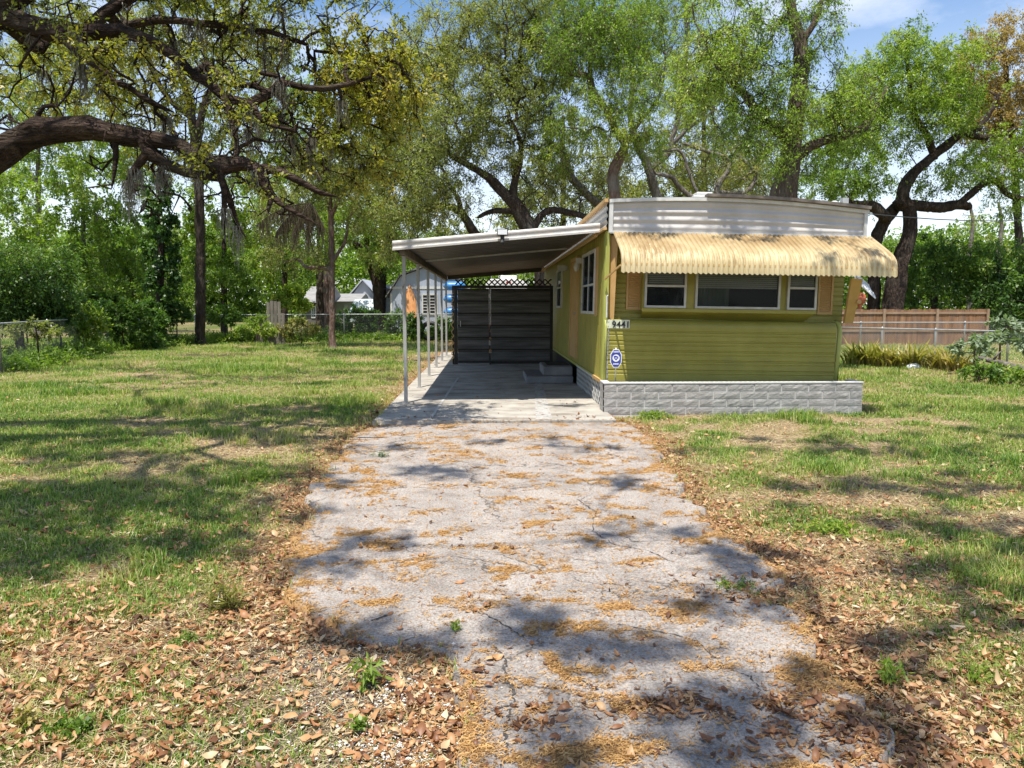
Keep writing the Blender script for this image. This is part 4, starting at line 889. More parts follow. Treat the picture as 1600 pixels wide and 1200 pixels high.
# ---------------------------------------------------------------- buildings and vehicles behind
SY = 45.0
def sx(px): return at(px, 480, SY).x
def szz(py): return at(700, py, SY).z
M['shedwall'] = mat('shed_grey_blue', [(.30, .34, .42), (.42, .46, .54)], .6, .7, stretch=(3, 1, .5)); M['shedroof'] = mat('shed_roof', [(.10, .10, .10), (.2, .2, .2)], 4, .8)
sh = thing('shed', 'grey-blue shed with a peaked roof and white-framed window behind the rear fence', 'shed', (sx(668), SY, 0)); SHB = (sx(668), SY, 0)
xl, xr, xp = sx(610), sx(735), sx(668); ze, zk, zp = 2.35, 3.35, 3.95
pl_ = [(xl, SY, 0), (xr, SY, 0), (xr, SY, ze), (sx(712), SY, zk), (xp, SY, zp), (sx(626), SY, zk), (xl, SY, ze)]
mb = MB(); mb.prism(pl_, (0, 0, 0), (0, 5, 0)); mb.build('wall', M['shedwall'], sh, base=SHB)
mb = MB(); tops = [(xl-.25, ze-.25), (sx(626), zk+.05), (xp, zp+.06), (sx(712), zk+.05), (xr+.25, ze-.25)]
for (xa, za), (xb, zb) in zip(tops[:-1], tops[1:]): mb.prism([(xa, SY-.25, za), (xb, SY-.25, zb), (xb, SY-.25, zb+.09), (xa, SY-.25, za+.09)], (0, 0, 0), (0, 5.5, 0))
mb.build('roof', M['shedroof'], sh, base=SHB)
mb = MB(); mb.box(xl, xr, SY-.03, SY-.004, 2.62, 2.76); mb.box(xl, xl+.12, SY-.03, SY-.004, 0, ze); mb.build('trim', M['white'], sh, base=SHB)
def bwin(x0, x1, z0, z1, y, parent, base, rails=2, fm='white'):
    mb = MB(); f_ = .09; mb.box(x0, x1, y-.05, y-.005, z0, z0+f_); mb.box(x0, x1, y-.05, y-.005, z1-f_, z1); mb.box(x0, x0+f_, y-.05, y-.005, z0+f_, z1-f_); mb.box(x1-f_, x1, y-.05, y-.005, z0+f_, z1-f_)
    xm = (x0+x1)/2; mb.box(xm-.025, xm+.025, y-.045, y-.005, z0+f_, z1-f_)
    for i in range(rails): zc = z0+f_+(z1-z0-2*f_)*(i+1)/(rails+1); mb.box(x0+f_, x1-f_, y-.04, y-.006, zc-.02, zc+.02)
    w__ = mb.build('window', M[fm], parent, base=base); mb = MB(); mb.box(x0+f_, x1-f_, y-.02, y-.004, z0+f_, z1-f_); mb.build('pane', M['dark'], w__, base=base)
bwin(sx(659), sx(684), szz(492), szz(459), SY, sh, SHB, 5)
# orange surfboard-shaped board leaning on shed
q = at(640, 470, 44.6); M['orange'] = mat('orange_wood', [(.50, .20, .07), (.70, .34, .14), (.62, .26, .10)], 2, .5, stretch=(3, 1, .6))
mb = MB(); pts = []; zz = 0; hw = []
tbl = [(0, .30), (.5, .42), (1.1, .45), (1.7, .36), (2.2, .20), (2.5, .07), (2.62, .01)]
rows = []
for z_, w_ in tbl: rows.append([(q.x+w_*math.cos(a), q.y+.25*z_/2.6+.12*math.sin(a), z_+.25) for a in np.linspace(0, 2*math.pi, 12, endpoint=False)])
mb.sheet(rows, close=True); ob = mb.build('canoe', M['orange'], smooth=True); 
base = Vector((q.x, q.y, .25)); ob.data.transform(Matrix.Translation(-base)); ob.location = base; tag(ob, 'orange wooden canoe standing upright against the grey-blue shed', 'canoe')
# stacked blue boat hulls
M['bluep'] = mat('blue_plastic', [(.03, .16, .45), (.06, .26, .62)], 3, .35)
for i, zc in enumerate((1.25, 2.0, 2.75)):
    qx0, qx1 = sx(695), sx(716)+.5; rows = []
    for t_ in np.linspace(0, 1, 13):
        x = qx0+(qx1-qx0)*t_; r_ = .30*math.sqrt(max(.02, 1-(2*t_-1)**4)); rows.append([(x, 43.6+.35*r_/.3*math.cos(a), zc+r_*.95*math.sin(a)*(1 if math.sin(a) > 0 else .8)) for a in np.linspace(0, 2*math.pi, 12, endpoint=False)])
    mb = MB(); mb.sheet(rows, close=True); o = mb.build('kayak', M['bluep'], smooth=True); base = Vector(((qx0+qx1)/2, 43.6, zc)); o.data.transform(Matrix.Translation(-base)); o.location = base
    tag(o, ('lowest', 'middle', 'topmost')[i]+' blue plastic kayak on the rack beside the grey shed', 'kayak', 'kayaks racked beside the shed')
rk = MB()
for x in (sx(695)+.15, sx(716)+.35): rk.box(x-.04, x+.04, 43.9, 43.98, 0, 3.1)
for zc in (.93, 1.68, 2.43):
    for x in (sx(695)+.15, sx(716)+.35): rk.box(x-.04, x+.04, 43.2, 43.9, zc-.05, zc-.0)
o = rk.build('kayak_rack', M['white']); tag(o, 'pale wooden rack holding the blue kayaks beside the shed', 'rack')
# tyre by the fence
q = gnd(673, 524); q = at(672, 510, 33.6); mb = MB()
rows = []
for a in np.linspace(0, 2*math.pi, 28, endpoint=False): rows.append([(q.x+(.36+.10*math.cos(b_))*math.cos(a), q.y+.08*math.sin(b_), .47+(.36+.10*math.cos(b_))*math.sin(a)) for b_ in np.linspace(0, 2*math.pi, 8, endpoint=False)])
rows.append(rows[0]); mb.sheet(rows, close=True); o = mb.build('tyre', M['black'], smooth=True); base = Vector((q.x, q.y, 0)); o.data.transform(Matrix.Translation(-base)); o.location = base; tag(o, 'worn black tyre standing upright by the rear fence behind the carport posts', 'tyre')
# plain house wall left of shed
def house(name, label, px0, px1, Y, ze, zr, wallm, roofm, d=6, wins=(), axis_='x', cat='house'):
    x0, x1 = at(px0, 480, Y).x, at(px1, 480, Y).x; b = ((x0+x1)/2, Y, 0); t = thing(name, label, cat, b); mb = MB(); mb.box(x0, x1, Y, Y+d, 0, ze); 
    if axis_ == 'y': mb.prism([(x0, Y, ze), (x1, Y, ze), ((x0+x1)/2, Y, zr)], (0, 0, 0), (0, d, 0))
    mb.build('wall', wallm, t, base=b); r = MB()
    if axis_ == 'x': r.prism([(x0-.3, Y-.4, ze-.05), (x0-.3, Y+d/2, zr), (x0-.3, Y+d+.4, ze-.05), (x0-.3, Y+d/2, zr-.15+.0)][:3]+[], (0, 0, 0), (x1-x0+.6, 0, 0))
    else:
        xm = (x0+x1)/2
        for xa, xb in ((x0-.3, xm), (x1+.3, xm)): r.prism([(xa, Y-.3, ze-.15), (xb, Y-.3, zr+.02), (xb, Y-.3, zr+.12), (xa, Y-.3, ze-.05)], (0, 0, 0), (0, d+.6, 0))
    r.build('roof', roofm, t, base=b)
    for a, c_, z0, z1 in wins: bwin(at(a, 480, Y).x, at(c_, 480, Y).x, z0, z1, Y, t, b, 1)
    return t
M['lav'] = mat('pale_grey_wall', [(.42, .43, .52), (.54, .55, .63)], .8, .8); M['palew'] = mat('white_wall', [(.36, .38, .44), (.48, .50, .56)], .7, .8); M['cream'] = mat('cream_wall', [(.35, .35, .29), (.45, .45, .38)], 1, .8); M['greyroof'] = mat('grey_roof', [(.20, .195, .185), (.30, .29, .28)], 2, .8)
house('outbuilding', 'flat pale lavender-grey outbuilding immediately left of the grey-blue shed', 601, 622, 49, 2.75, 3.05, M['lav'], M['greyroof'])
house('house', 'white house with a pointed gable end far behind the rear fence', 552, 584, 62, 2.6, 3.7, M['palew'], M['palew'], wins=(), axis_='y')
house('house', 'low cream bungalow with a flat pale roof beyond the small tree', 524, 556, 58, 2.0, 2.6, M['cream'], M['greyroof'], wins=((538, 543, .6, 1.7),))
house('house', 'low dark-walled house with a pale roof left of the reddish trunk', 478, 506, 55, 1.9, 3.1, mat('brown_wall', [(.10, .085, .075), (.17, .15, .13)], 1, .8), M['greyroof'], wins=((486, 494, .7, 1.6),))
# van far away
VY = 54.0; q = at(563, 480, VY); vb = (q.x, VY, 0); van = thing('parked_van', 'pale green-white van parked far behind the shrubs, seen from the front', 'van', vb)
mb = MB(); W2 = .95
rows = []
for y_, z0, z1, hw in ((0, .45, 1.0, .85), (.12, .35, 1.18, .93), (.8, .3, 1.35, .95), (1.35, .3, 2.0, .84), (2.0, .3, 2.12, .86), (4.6, .3, 2.12, .86), (4.8, .5, 1.9, .8)):
    rows.append([(q.x-hw*.98, VY+y_, z0), (q.x-hw, VY+y_, z0+(min(z1, 1.2)-z0)*.6), (q.x-hw*.97, VY+y_, min(z1, 1.25)), (q.x-hw*.86, VY+y_, z1*.98), (q.x-hw*.6, VY+y_, z1), (q.x+hw*.6, VY+y_, z1), (q.x+hw*.86, VY+y_, z1*.98), (q.x+hw*.97, VY+y_, min(z1, 1.25)), (q.x+hw, VY+y_, z0+(min(z1, 1.2)-z0)*.6), (q.x+hw*.98, VY+y_, z0)])
mb.sheet(rows, close=True); n_v = 10; mb.f.append(tuple(range(n_v))); mb.f.append(tuple(range(len(mb.v)-1, len(mb.v)-n_v-1, -1)))
mb.build('body', mat('van_paint', [(.50, .58, .54), (.62, .68, .64)], 2, .35), van, smooth=False, base=vb)
mb = MB(); mb.add([(q.x-.78, VY+.86, 1.38), (q.x+.78, VY+.86, 1.38), (q.x+.66, VY+1.31, 1.93), (q.x-.66, VY+1.31, 1.93)], [(0, 1, 2, 3)]); mb.build('windshield', M['dark'], van, base=vb)
for s_ in (-1, 1):
    mb = MB(); mb.box(q.x+s_*.65-.14, q.x+s_*.65+.14, VY-.02, VY+.05, .75, .92); mb.build('headlight', M['pale'], van, base=vb)
    for y_ in (.9, 3.8): mb = MB(); mb.tube([(q.x+s_*.98, VY+y_, .34), (q.x+s_*.76, VY+y_, .34)], .34, 16); mb.build('wheel', M['black'], van, base=vb)
# white camper behind the partition
KY = 38.0; kx0, kx1 = at(759, 440, KY).x, at(824, 440, KY).x; kb = ((kx0+kx1)/2, KY, 0); M['camper'] = mat('camper_white', [(.78, .78, .78), (.84, .84, .84)], 2, .35)
kp = thing('camper_trailer', 'bright white camper with red marker lights showing above the lattice', 'camper', kb)
zc_ = at(790, 434.5, KY).z
mb = MB(); w2 = (kx1-kx0)/2; xm = kb[0]
mb.prism([(kx0, KY, .6), (kx1, KY, .6), (kx1, KY, zc_-.28), (kx1-.10, KY, zc_-.15), (kx1-.3, KY, zc_-.08), (kx0+.3, KY, zc_-.04), (kx0+.1, KY, zc_-.1), (kx0, KY, zc_-.25)], (0, 0, 0), (0, 7, 0)); mb.build('body', M['camper'], kp, base=kb, bevel=.04)
mb = MB(); mb.box(at(782, 440, KY).x, at(808, 440, KY).x, KY+.1, KY+1.1, zc_-.06, zc_+.14); mb.build('roof_unit', M['camper'], kp, base=kb, bevel=.03)
M['red'] = mat('red_lens', [(.5, .02, .03), (.65, .04, .05)], 4, .3)
for px in (786.5, 792, 797): 
    x = at(px, 441, KY).x; zz = at(px, 441, KY).z; mb = MB(); mb.box(x-.045, x+.045, KY-.03, KY-.002, zz-.03, zz+.03); mb.build('marker_light', M['red'], kp, base=kb)
for x in (kx0+.4, kx1-.4): mb = MB(); mb.tube([(x-.12, KY+4, .36), (x+.12, KY+4, .36)], .36, 16); mb.build('wheel', M['black'], kp, base=kb)
mb = MB(); mb.box(kx0+.2, kx1-.2, KY+.3, KY+6.7, .4, .59); mb.build('chassis', M['black'], kp, base=kb)
# things right of the home behind the wooden fence
q = at(1346, 455, 33); M['rib'] = mat('ribbed_white', [(.6, .6, .6), (.75, .75, .74)], 5, .5)
q0, q1 = at(1338, 437, 33), at(1360, 457, 33); mb = MB()
dirv = (q1-q0); 
for i in range(9):
    p = q0+dirv*(i/8); mb.bar(p+Vector((0, 0, .22)), p+Vector((-.02, -.5, -.25)), .045, .03)
mb.bar(q0+Vector((0, 0, .24)), q1+Vector((0, 0, .24)), .05); mb.bar(q0+Vector((-.02, -.5, -.27)), q1+Vector((-.02, -.5, -.27)), .05)
mb.box(q0.x-.04, q0.x+.04, 33.02, 33.1, 0, q0.z+.22); mb.box(q1.x-.04, q1.x+.04, 33.02, 33.1, 0, q1.z+.22)
tag(mb.build('slatted_awning', M['rib']), 'small white slatted awning slanting behind the wooden fence by the awning arm', 'awning')
q = at(1342, 467, 32.5); mb = MB(); mb.tube([(q.x-.4, 32.5, q.z), (q.x-.36, 32.5, q.z), (q.x+.14, 32.5, q.z), (q.x+.2, 32.5, q.z)], [.22, .27, .27, .24], 16); mb.box(q.x-.3, q.x-.2, 32.4, 32.6, 0, q.z-.2); mb.box(q.x, q.x+.1, 32.4, 32.6, 0, q.z-.2)
tag(mb.build('barrel', mat('barrel_orange', [(.50, .12, .05), (.62, .18, .08)], 3, .5), smooth=False), 'orange-red barrel lying on a stand behind the wooden fence', 'barrel')
# overhead cables
M['cable'] = mat('cable_black', [(.02, .02, .02), (.04, .04, .04)], 4, .6)
for i, (a, b_, sag, lb) in enumerate(((at(1357, 334, 15), at(1700, 330, 30), .25, 'highest thin overhead cable running right from the home roof corner'), (at(1300, 385, 36), at(1700, 366, 40), .3, 'lower thin overhead cable crossing behind the leaning oak trunks'))):
    pts = [a.lerp(b_, t_)-Vector((0, 0, sag*4*t_*(1-t_))) for t_ in np.linspace(0, 1, 12)]; mb = MB(); mb.tube(pts, .012, 5); o = mb.build('overhead_cable', M['cable']); tag(o, lb, 'cable')
# ---------------------------------------------------------------- trees
def PX(pts, Y, k=1.0):
    """list of (px,py,r_px[,dY]) at distance Y -> [(pos, radius)]"""
    o = []
    for p in pts:
        yy = Y+(p[3] if len(p) > 3 else 0); o.append((at(p[0], p[1], yy), p[2]*yy/F_PX*k))
    return o
def smooth_path(P, step, rs, wig):
    pts = [p for p, r in P]; rr = [r for p, r in P]; out = []
    n = len(pts)
    for i in range(n-1):
        p0, p1, p2, p3 = pts[max(0, i-1)], pts[i], pts[i+1], pts[min(n-1, i+2)]
        k = max(1, int((p2-p1).length/step))
        for j in range(k):
            t = j/k; q = .5*((2*p1)+(p2-p0)*t+(2*p0-5*p1+4*p2-p3)*t*t+(3*p1-p0-3*p2+p3)*t**3)
            w_ = wig if (i+j) else 0
            out.append((q+Vector((rs.uniform(-1, 1), rs.uniform(-1, 1), rs.uniform(-1, 1)))*w_*step, rr[i]*(1-t)+rr[i+1]*t))
    out.append((pts[-1], rr[-1])); return out

def leaves_np(tips, dirs, r, per, sprays, size, aspect, tone, slen, droop):
    n = len(tips); k = sprays; P = np.repeat(tips, k, 0); D = np.repeat(dirs, k, 0)*.55+r.normal(0, .75, (n*k, 3)); D[:, 2] -= droop*.35
    D /= np.linalg.norm(D, axis=1)[:, None]+1e-9; Ls = r.uniform(.35, 1, n*k)*slen; T0 = np.repeat(tone, k)+r.normal(0, .06, n*k)
    E = P+D*Ls[:, None]; E[:, 2] -= droop*Ls*.5
    q = np.repeat(P, per, 0); dd = np.repeat(D, per, 0); l2 = np.repeat(Ls, per); t = r.uniform(.1, 1.05, n*k*per)
    q = q+dd*(l2*t)[:, None]; q[:, 2] -= droop*l2*t*t*.5; m_ = len(q); q += r.normal(0, .035*slen/.4, (m_, 3))
    ld = dd*.5+r.normal(0, .6, (m_, 3)); ld[:, 2] -= .25+droop*.4; ld /= np.linalg.norm(ld, axis=1)[:, None]+1e-9
    up = r.normal(0, .55, (m_, 3)); up[:, 2] += 1; s = np.cross(ld, up); s /= np.linalg.norm(s, axis=1)[:, None]+1e-9
    l = (size*r.uniform(.6, 1.3, m_))[:, None]; w_ = l*aspect*.5
    V = np.stack([q, q+ld*l*.45+s*w_, q+ld*l, q+ld*l*.45-s*w_], 1).reshape(-1, 3)
    F = np.arange(m_*4).reshape(-1, 4); tn = np.clip(np.repeat(T0, per)+r.normal(0, .13, m_), 0, 1)
    return V, F, np.repeat(tn, 4), P, E

M['fern'] = leafmat('fern', [(.03, .02, .013), (.09, .06, .04), (.15, .12, .07), (.13, .15, .05)], .2)
NTREE = [0]; GC = 1.75
def tree(name, label, cat, limbs, clumps, leaf='lf_oak', bark='bark', size=.075, aspect=.45, per=9, sprays=9, slen=.45, droop=.3, cover=1.0, seed=0, group=None, moss=None, tipr=.007, sag=.25, twigs=True, base=None, crown_name='crown', minr=0, big=1.0, bare=(), fuzz=None):
    NTREE[0] += 1; seed = seed or NTREE[0]*13+1; rs = random.Random(seed); r = np.random.default_rng(seed)
    pos, par, rm = [], [], []
    for li, lb in enumerate(limbs):
        L_ = smooth_path(lb, min(.30, max(.13, lb[0][1]*.5)) if lb[0][1] > .02 else .2, rs, .09); prev = -1
        if li:
            A = np.array(pos); d = np.linalg.norm(A-np.array(L_[0][0]), axis=1); prev = int(d.argmin()); 
            if d[prev] > .5:
                a = Vector(pos[prev]); b_ = L_[0][0]; k = max(2, int((b_-a).length/.35)); 
                for j in range(1, k): 
                    q = a.lerp(b_, j/k)+Vector((rs.uniform(-.05, .05), rs.uniform(-.05, .05), rs.uniform(-.05, .05)+.12*math.sin(math.pi*j/k))); pos.append(tuple(q)); par.append(prev); rm.append(L_[0][1]*1.05); prev = len(pos)-1
        for q, rr in L_: pos.append(tuple(q)); par.append(prev); rm.append(rr); prev = len(pos)-1
    nmain = len(pos)
    # targets
    tg, tn = [], []
    for c in clumps:
        if isinstance(c[0], Vector): ctr, rx, ry, rzz, cov, tone = c
        else:
            px, py, rpx, rpy, Y, dep, cov, tone = c; ctr = at(px, py, Y); s = Y/F_PX; rx, rzz, ry = rpx*s, rpy*s, dep
        area = math.pi*rx*rzz if not isinstance(c[0], Vector) else math.pi*rx*ry
        la = size*size*aspect*.5*.55; n = max(3, int(GC*cover*cov*area/(la*per*sprays)))
        u = r.normal(0, 1, (n, 3)); u /= np.linalg.norm(u, axis=1)[:, None]; rad_ = r.uniform(.25, 1, n)**.5
        nz_ = .75+.5*vnoise(u[:, 0]*2+seed, u[:, 2]*2+u[:, 1], seed)
        q = np.array(ctr)[None]+u*(rad_*nz_)[:, None]*np.array([rx, ry, rzz]); tg.append(q)
        tn.append(np.clip(tone+(u[:, 2]*.06)*0+r.normal(0, .07, n)+(vnoise(q[:, 0]*1.1, q[:, 2]*1.1+q[:, 1]*.7, seed+5)-.5)*.35, 0, 1))
    nl_ = sum(len(q) for q in tg)
    for px, py, rpx, rpy, Y, dep, n_b in bare:
        s_ = Y/F_PX; q = np.array(at(px, py, Y))[None]+r.uniform(-1, 1, (n_b, 3))*np.array([rpx*s_, dep, rpy*s_]); tg.append(q); tn.append(np.full(n_b, .5))
    tips = np.zeros((0, 3)); tipn = []
    if tg:
        tg = np.concatenate(tg); tn = np.concatenate(tn)
        if base is None: zfloor = .15
        ok = tg[:, 2] > .12; isl = (np.arange(len(tg)) < nl_)[ok]; tg, tn = tg[ok], tn[ok]
        cap = len(pos)+len(tg)*14+10; A = np.zeros((cap, 3)); A[:len(pos)] = pos; cnt = len(pos); depth = np.zeros(cap)
        for i in range(len(pos)): depth[i] = 0
        d0 = np.array([np.min(np.linalg.norm(A[:cnt]-t_, axis=1)) for t_ in tg]); order = np.argsort(d0); tdir = np.zeros_like(tg)
        for ti in order:
            t_ = tg[ti]; d = np.linalg.norm(A[:cnt]-t_, axis=1)+depth[:cnt]*.22; j = int(d.argmin()); a = A[j]; v = t_-a; Lg = np.linalg.norm(v)
            k = max(2, min(12, int(Lg/(.28*big)))); side = r.normal(0, 1, 3)*.14*Lg; prev = j
            for s_ in range(1, k+1):
                u = s_/k; q = a+v*u+side*math.sin(math.pi*u)+np.array([0, 0, 1.0])*Lg*sag*.5*math.sin(math.pi*u)+(r.normal(0, .035*big, 3) if s_ < k else 0)
                if cnt >= cap: break
                A[cnt] = q; pos.append(tuple(q)); par.append(prev); rm.append(0); depth[cnt] = depth[prev]+Lg/k; prev = cnt; cnt += 1
            tdir[ti] = v/(Lg+1e-9); tipn.append(prev)
        tips = tg[isl]; tdir = tdir[isl]; tn = tn[isl]
    n = len(pos); rad_ = np.zeros(n); ch = [[] for _ in range(n)]
    for i, p in enumerate(par):
        if p >= 0: ch[p].append(i)
    acc = np.zeros(n)
    for i in range(n-1, -1, -1):
        if not ch[i]: acc[i] = tipr**2.35
        if par[i] >= 0: acc[par[i]] += acc[i]
    rad_ = acc**(1/2.35)
    rmn = np.array(rm); isM = rmn > 0; rad_[isM] = rmn[isM]
    for i in range(n):
        if par[i] >= 0: rad_[i] = min(rad_[i], rad_[par[i]]*1.02 if not isM[i] else rad_[i])
    # chains
    VV, FF = [], []; off = 0; P = np.array(pos); starts = [i for i in range(n) if par[i] < 0]; stack = [(i, -1) for i in starts]
    while stack:
        i, p = stack.pop(); chain = [] if p < 0 else [p]; cur = i
        while True:
            chain.append(cur)
            if not ch[cur]: break
            c_ = sorted(ch[cur], key=lambda q: (isM[q] and isM[cur] and q == cur+1, rad_[q]), reverse=True)
            for o_ in c_[1:]: stack.append((o_, cur))
            cur = c_[0]
        if len(chain) < 2: continue
        pp = P[chain]; rr = rad_[chain].copy()
        if p >= 0: rr[0] = min(rr[0], rr[1]*1.25)
        if not ch[chain[-1]]: rr[-1] *= .35
        mxr = rr.max(); sd = 26 if mxr > .18 else 16 if mxr > .12 else (9 if mxr > .05 else (6 if mxr > .02 else 4))
        R2 = rr[:, None]*np.ones(sd)
        if mxr > .05:
            aa = np.arange(sd)[None]*6.28/sd; ss = np.arange(len(rr))[:, None]; R2 = R2*(1+.34*(fbm(np.cos(aa)*2.2+ss*.35+seed, np.sin(aa)*2.2+ss*.22, seed, 4)-.5)*2)
        v, f = tube_np(pp, R2, sd); VV.append(v); FF.append(f+off); off += len(v)
    if p >= -1 and off == 0: return
    bs = Vector(base) if base is not None else Vector((pos[0][0], pos[0][1], 0)); bn = np.array(bs)
    t = thing(name, label, cat, bs, group=group)
    if len(tips):
        V, F, T_, S0, S1 = leaves_np(tips, tdir, r, per, sprays, size, aspect, tn, slen, droop)
        link(crown_name, np_mesh(crown_name, V-bn, F, M[leaf], False, {'tone': ('POINT', T_)}), t)
        if twigs:
            v, f = prisms_np(S0, S1, tipr*.55, tipr*.2); VV.append(v); FF.append(f+off); off += len(v)
    if fuzz:
        cand = [i for i in range(n) if rad_[i] > .055 and par[i] >= 0 and fuzz[1](P[i])]; A_ = []; B_ = []
        for i in cand:
            for _ in range(int(fuzz[0]*rad_[i]*10)):
                u = r.normal(0, 1, 3); u[2] = abs(u[2])*.9-.35; u /= np.linalg.norm(u); a_ = P[i]+r.uniform(0, 1)*(P[par[i]]-P[i])+u*rad_[i]*.86; A_.append(a_); B_.append(a_+u*r.uniform(.01, .05)+r.normal(0, .02, 3))
        A_ = np.array(A_); B_ = np.array(B_); v, f = prisms_np(A_, B_, .0035, .001); m2 = len(A_)//2
        Vl, Fl, Tl, _, _ = leaves_np(A_[:m2:2], (B_-A_)[:m2:2]*10, r, 3, 2, .03, .5, np.full(len(A_[:m2:2]), .15), .05, .2)
        link('limb_ferns', np_mesh('limb_ferns', np.concatenate([v, Vl])-bn, np.concatenate([f, Fl+len(v)]), M['fern'], False, {'tone': ('POINT', np.concatenate([np.repeat(r.random(len(A_))*.6, 6), Tl+.3]))}), t)
    link('trunk', np_mesh('trunk', np.concatenate(VV)-bn, np.concatenate(FF), M[bark], True), t)
    if moss:
        q = [];  cand = [i for i in range(n) if .012 < rad_[i] < .25 and moss[1](P[i])]
        for _ in range(moss[0]):
            i = rs.choice(cand); b_ = P[i]; k = rs.randint(18, 44); L0 = rs.uniform(.12, .55)*moss[2]
            for _ in range(k): q.append((b_+np.array([rs.gauss(0, .032), rs.gauss(0, .032), -rad_[i]*.6]), L0*rs.uniform(.4, 1.1)))
        A_ = np.array([a for a, l in q]); Lm = np.array([l for a, l in q]); m_ = len(A_); pr = []
        V = []; F = []; o_ = 0; cur = A_
        for s_ in range(4):
            nxt = cur+np.stack([r.normal(0, .014, m_), r.normal(0, .014, m_), -Lm/4], 1); v, f = prisms_np(cur, nxt, .0045*(1-.18*s_), .0045*(1-.18*(s_+1))); V.append(v); F.append(f+o_); o_ += len(v); cur = nxt
        V = np.concatenate(V); link('hanging_moss', np_mesh('hanging_moss', V-bn, np.concatenate(F), M['moss'], False, {'tone': ('POINT', r.random(len(V)))}), t)
    return t

def shadow_clump(px, py, rx, ry, h, cov=.8, tone=.4):
    g = gnd(px, py); k = h/-SUN_DIR.z; c = g-SUN_DIR*k; return (c, rx, ry, .45, cov*.55, tone)
def V3(*a): return Vector(a)

# ---- T1: huge live oak entering from the left, trunk out of frame
Y1 = 8.0
o1 = [(V3(-9.4, 8.2, -.1), .62), (V3(-9.2, 8.2, 1.0), .50), (V3(-8.6, 8.1, 2.0), .46), (V3(-7.4, 8.0, 2.35), .34), (at(-180, 330, 8), .25)]
A = o1 + PX([(-60, 272, 25), (0, 238, 22), (35, 214, 19), (60, 206, 21), (87, 203, 17.5), (144, 201, 17.5), (170, 204, 15), (188, 208, 16), (245, 219, 12), (284, 230, 10), (306, 245, 11.5), (341, 262, 11.5), (380, 254, 11), (411, 262, 8), (420, 302, 6), (437, 315, 5), (468, 332, 3.5), (500, 352, 1.5)], Y1)
A2 = PX([(411, 262, 7), (440, 268, 6), (470, 285, 5), (500, 300, 4), (530, 308, 2)], Y1)
Bl = [(V3(-8.6, 8.3, 2.2), .40), (V3(-8.0, 8.5, 3.6), .34), (at(-150, 10, 8.6), .24)] + PX([(0, 22, 16), (44, 37, 15), (87, 50, 15), (140, 48, 10.5), (188, 48, 10), (236, 66, 8.5), (280, 92, 8), (302, 114, 7), (324, 131, 7.5), (350, 153, 7), (385, 160, 7), (420, 149, 6), (437, 127, 5), (446, 118, 4)], 8.6)
L1 = [A, Bl, A2,
  PX([(224, 225, 12), (232, 236, 11), (258, 254, 8), (289, 267, 7), (345, 280, 6), (359, 315, 4.5), (363, 332, 4), (372, 352, 3), (385, 372, 2)], Y1),
  PX([(230, 240, 7), (212, 262, 5), (203, 270, 4), (200, 282, 3.5), (212, 288, 2.2), (220, 290, 1.5)], Y1),
  PX([(180, 222, 5), (181, 245, 4), (178, 268, 3), (176, 288, 1.5)], Y1), PX([(255, 250, 5), (252, 270, 4), (262, 292, 1.6)], Y1),
  PX([(400, 262, 8), (412, 285, 7), (424, 305, 6), (420, 325, 3)], Y1-.1),
  PX([(60, 195, 5), (62, 180, 4), (70, 168, 3), (84, 163, 3.4), (90, 168, 2)], Y1),
  PX([(345, 275, 6), (350, 300, 5), (350, 325, 4), (348, 352, 3), (352, 370, 1.6)], Y1-.2),
  PX([(345, 250, 5), (370, 245, 4), (372, 232, 3), (400, 215, 3), (420, 222, 2)], Y1),
  PX([(437, 127, 5), (472, 136, 4.5), (507, 140, 4.5), (547, 131, 3.5), (580, 120, 2.5)], 8.6), PX([(385, 160, 6), (398, 166, 6), (407, 184, 5), (429, 197, 4), (462, 205, 3)], 8.6),
  PX([(394, 128, 4), (405, 112, 4), (437, 120, 4)], 8.6), PX([(350, 153, 5), (363, 192, 5), (370, 219, 4), (367, 245, 3)], 8.5), PX([(324, 100, 5), (350, 127, 5), (394, 135, 4), (437, 153, 3), (455, 180, 2)], 8.8),
  PX([(100, 61, 6), (127, 87, 5), (166, 114, 5), (176, 128, 5), (197, 136, 4), (245, 162, 4), (271, 175, 3)], 8.4), PX([(140, 45, 10), (165, 20, 9), (230, -20, 8), (330, -60, 7), (430, -70, 5)], 8.8), PX([(188, 44, 7), (240, 30, 6), (330, 38, 5), (420, 50, 4), (480, 70, 3)], 9.2),
  PX([(0, 10, 14), (60, -30, 13), (160, -120, 11), (300, -220, 9), (420, -260, 7)], 8.6)]
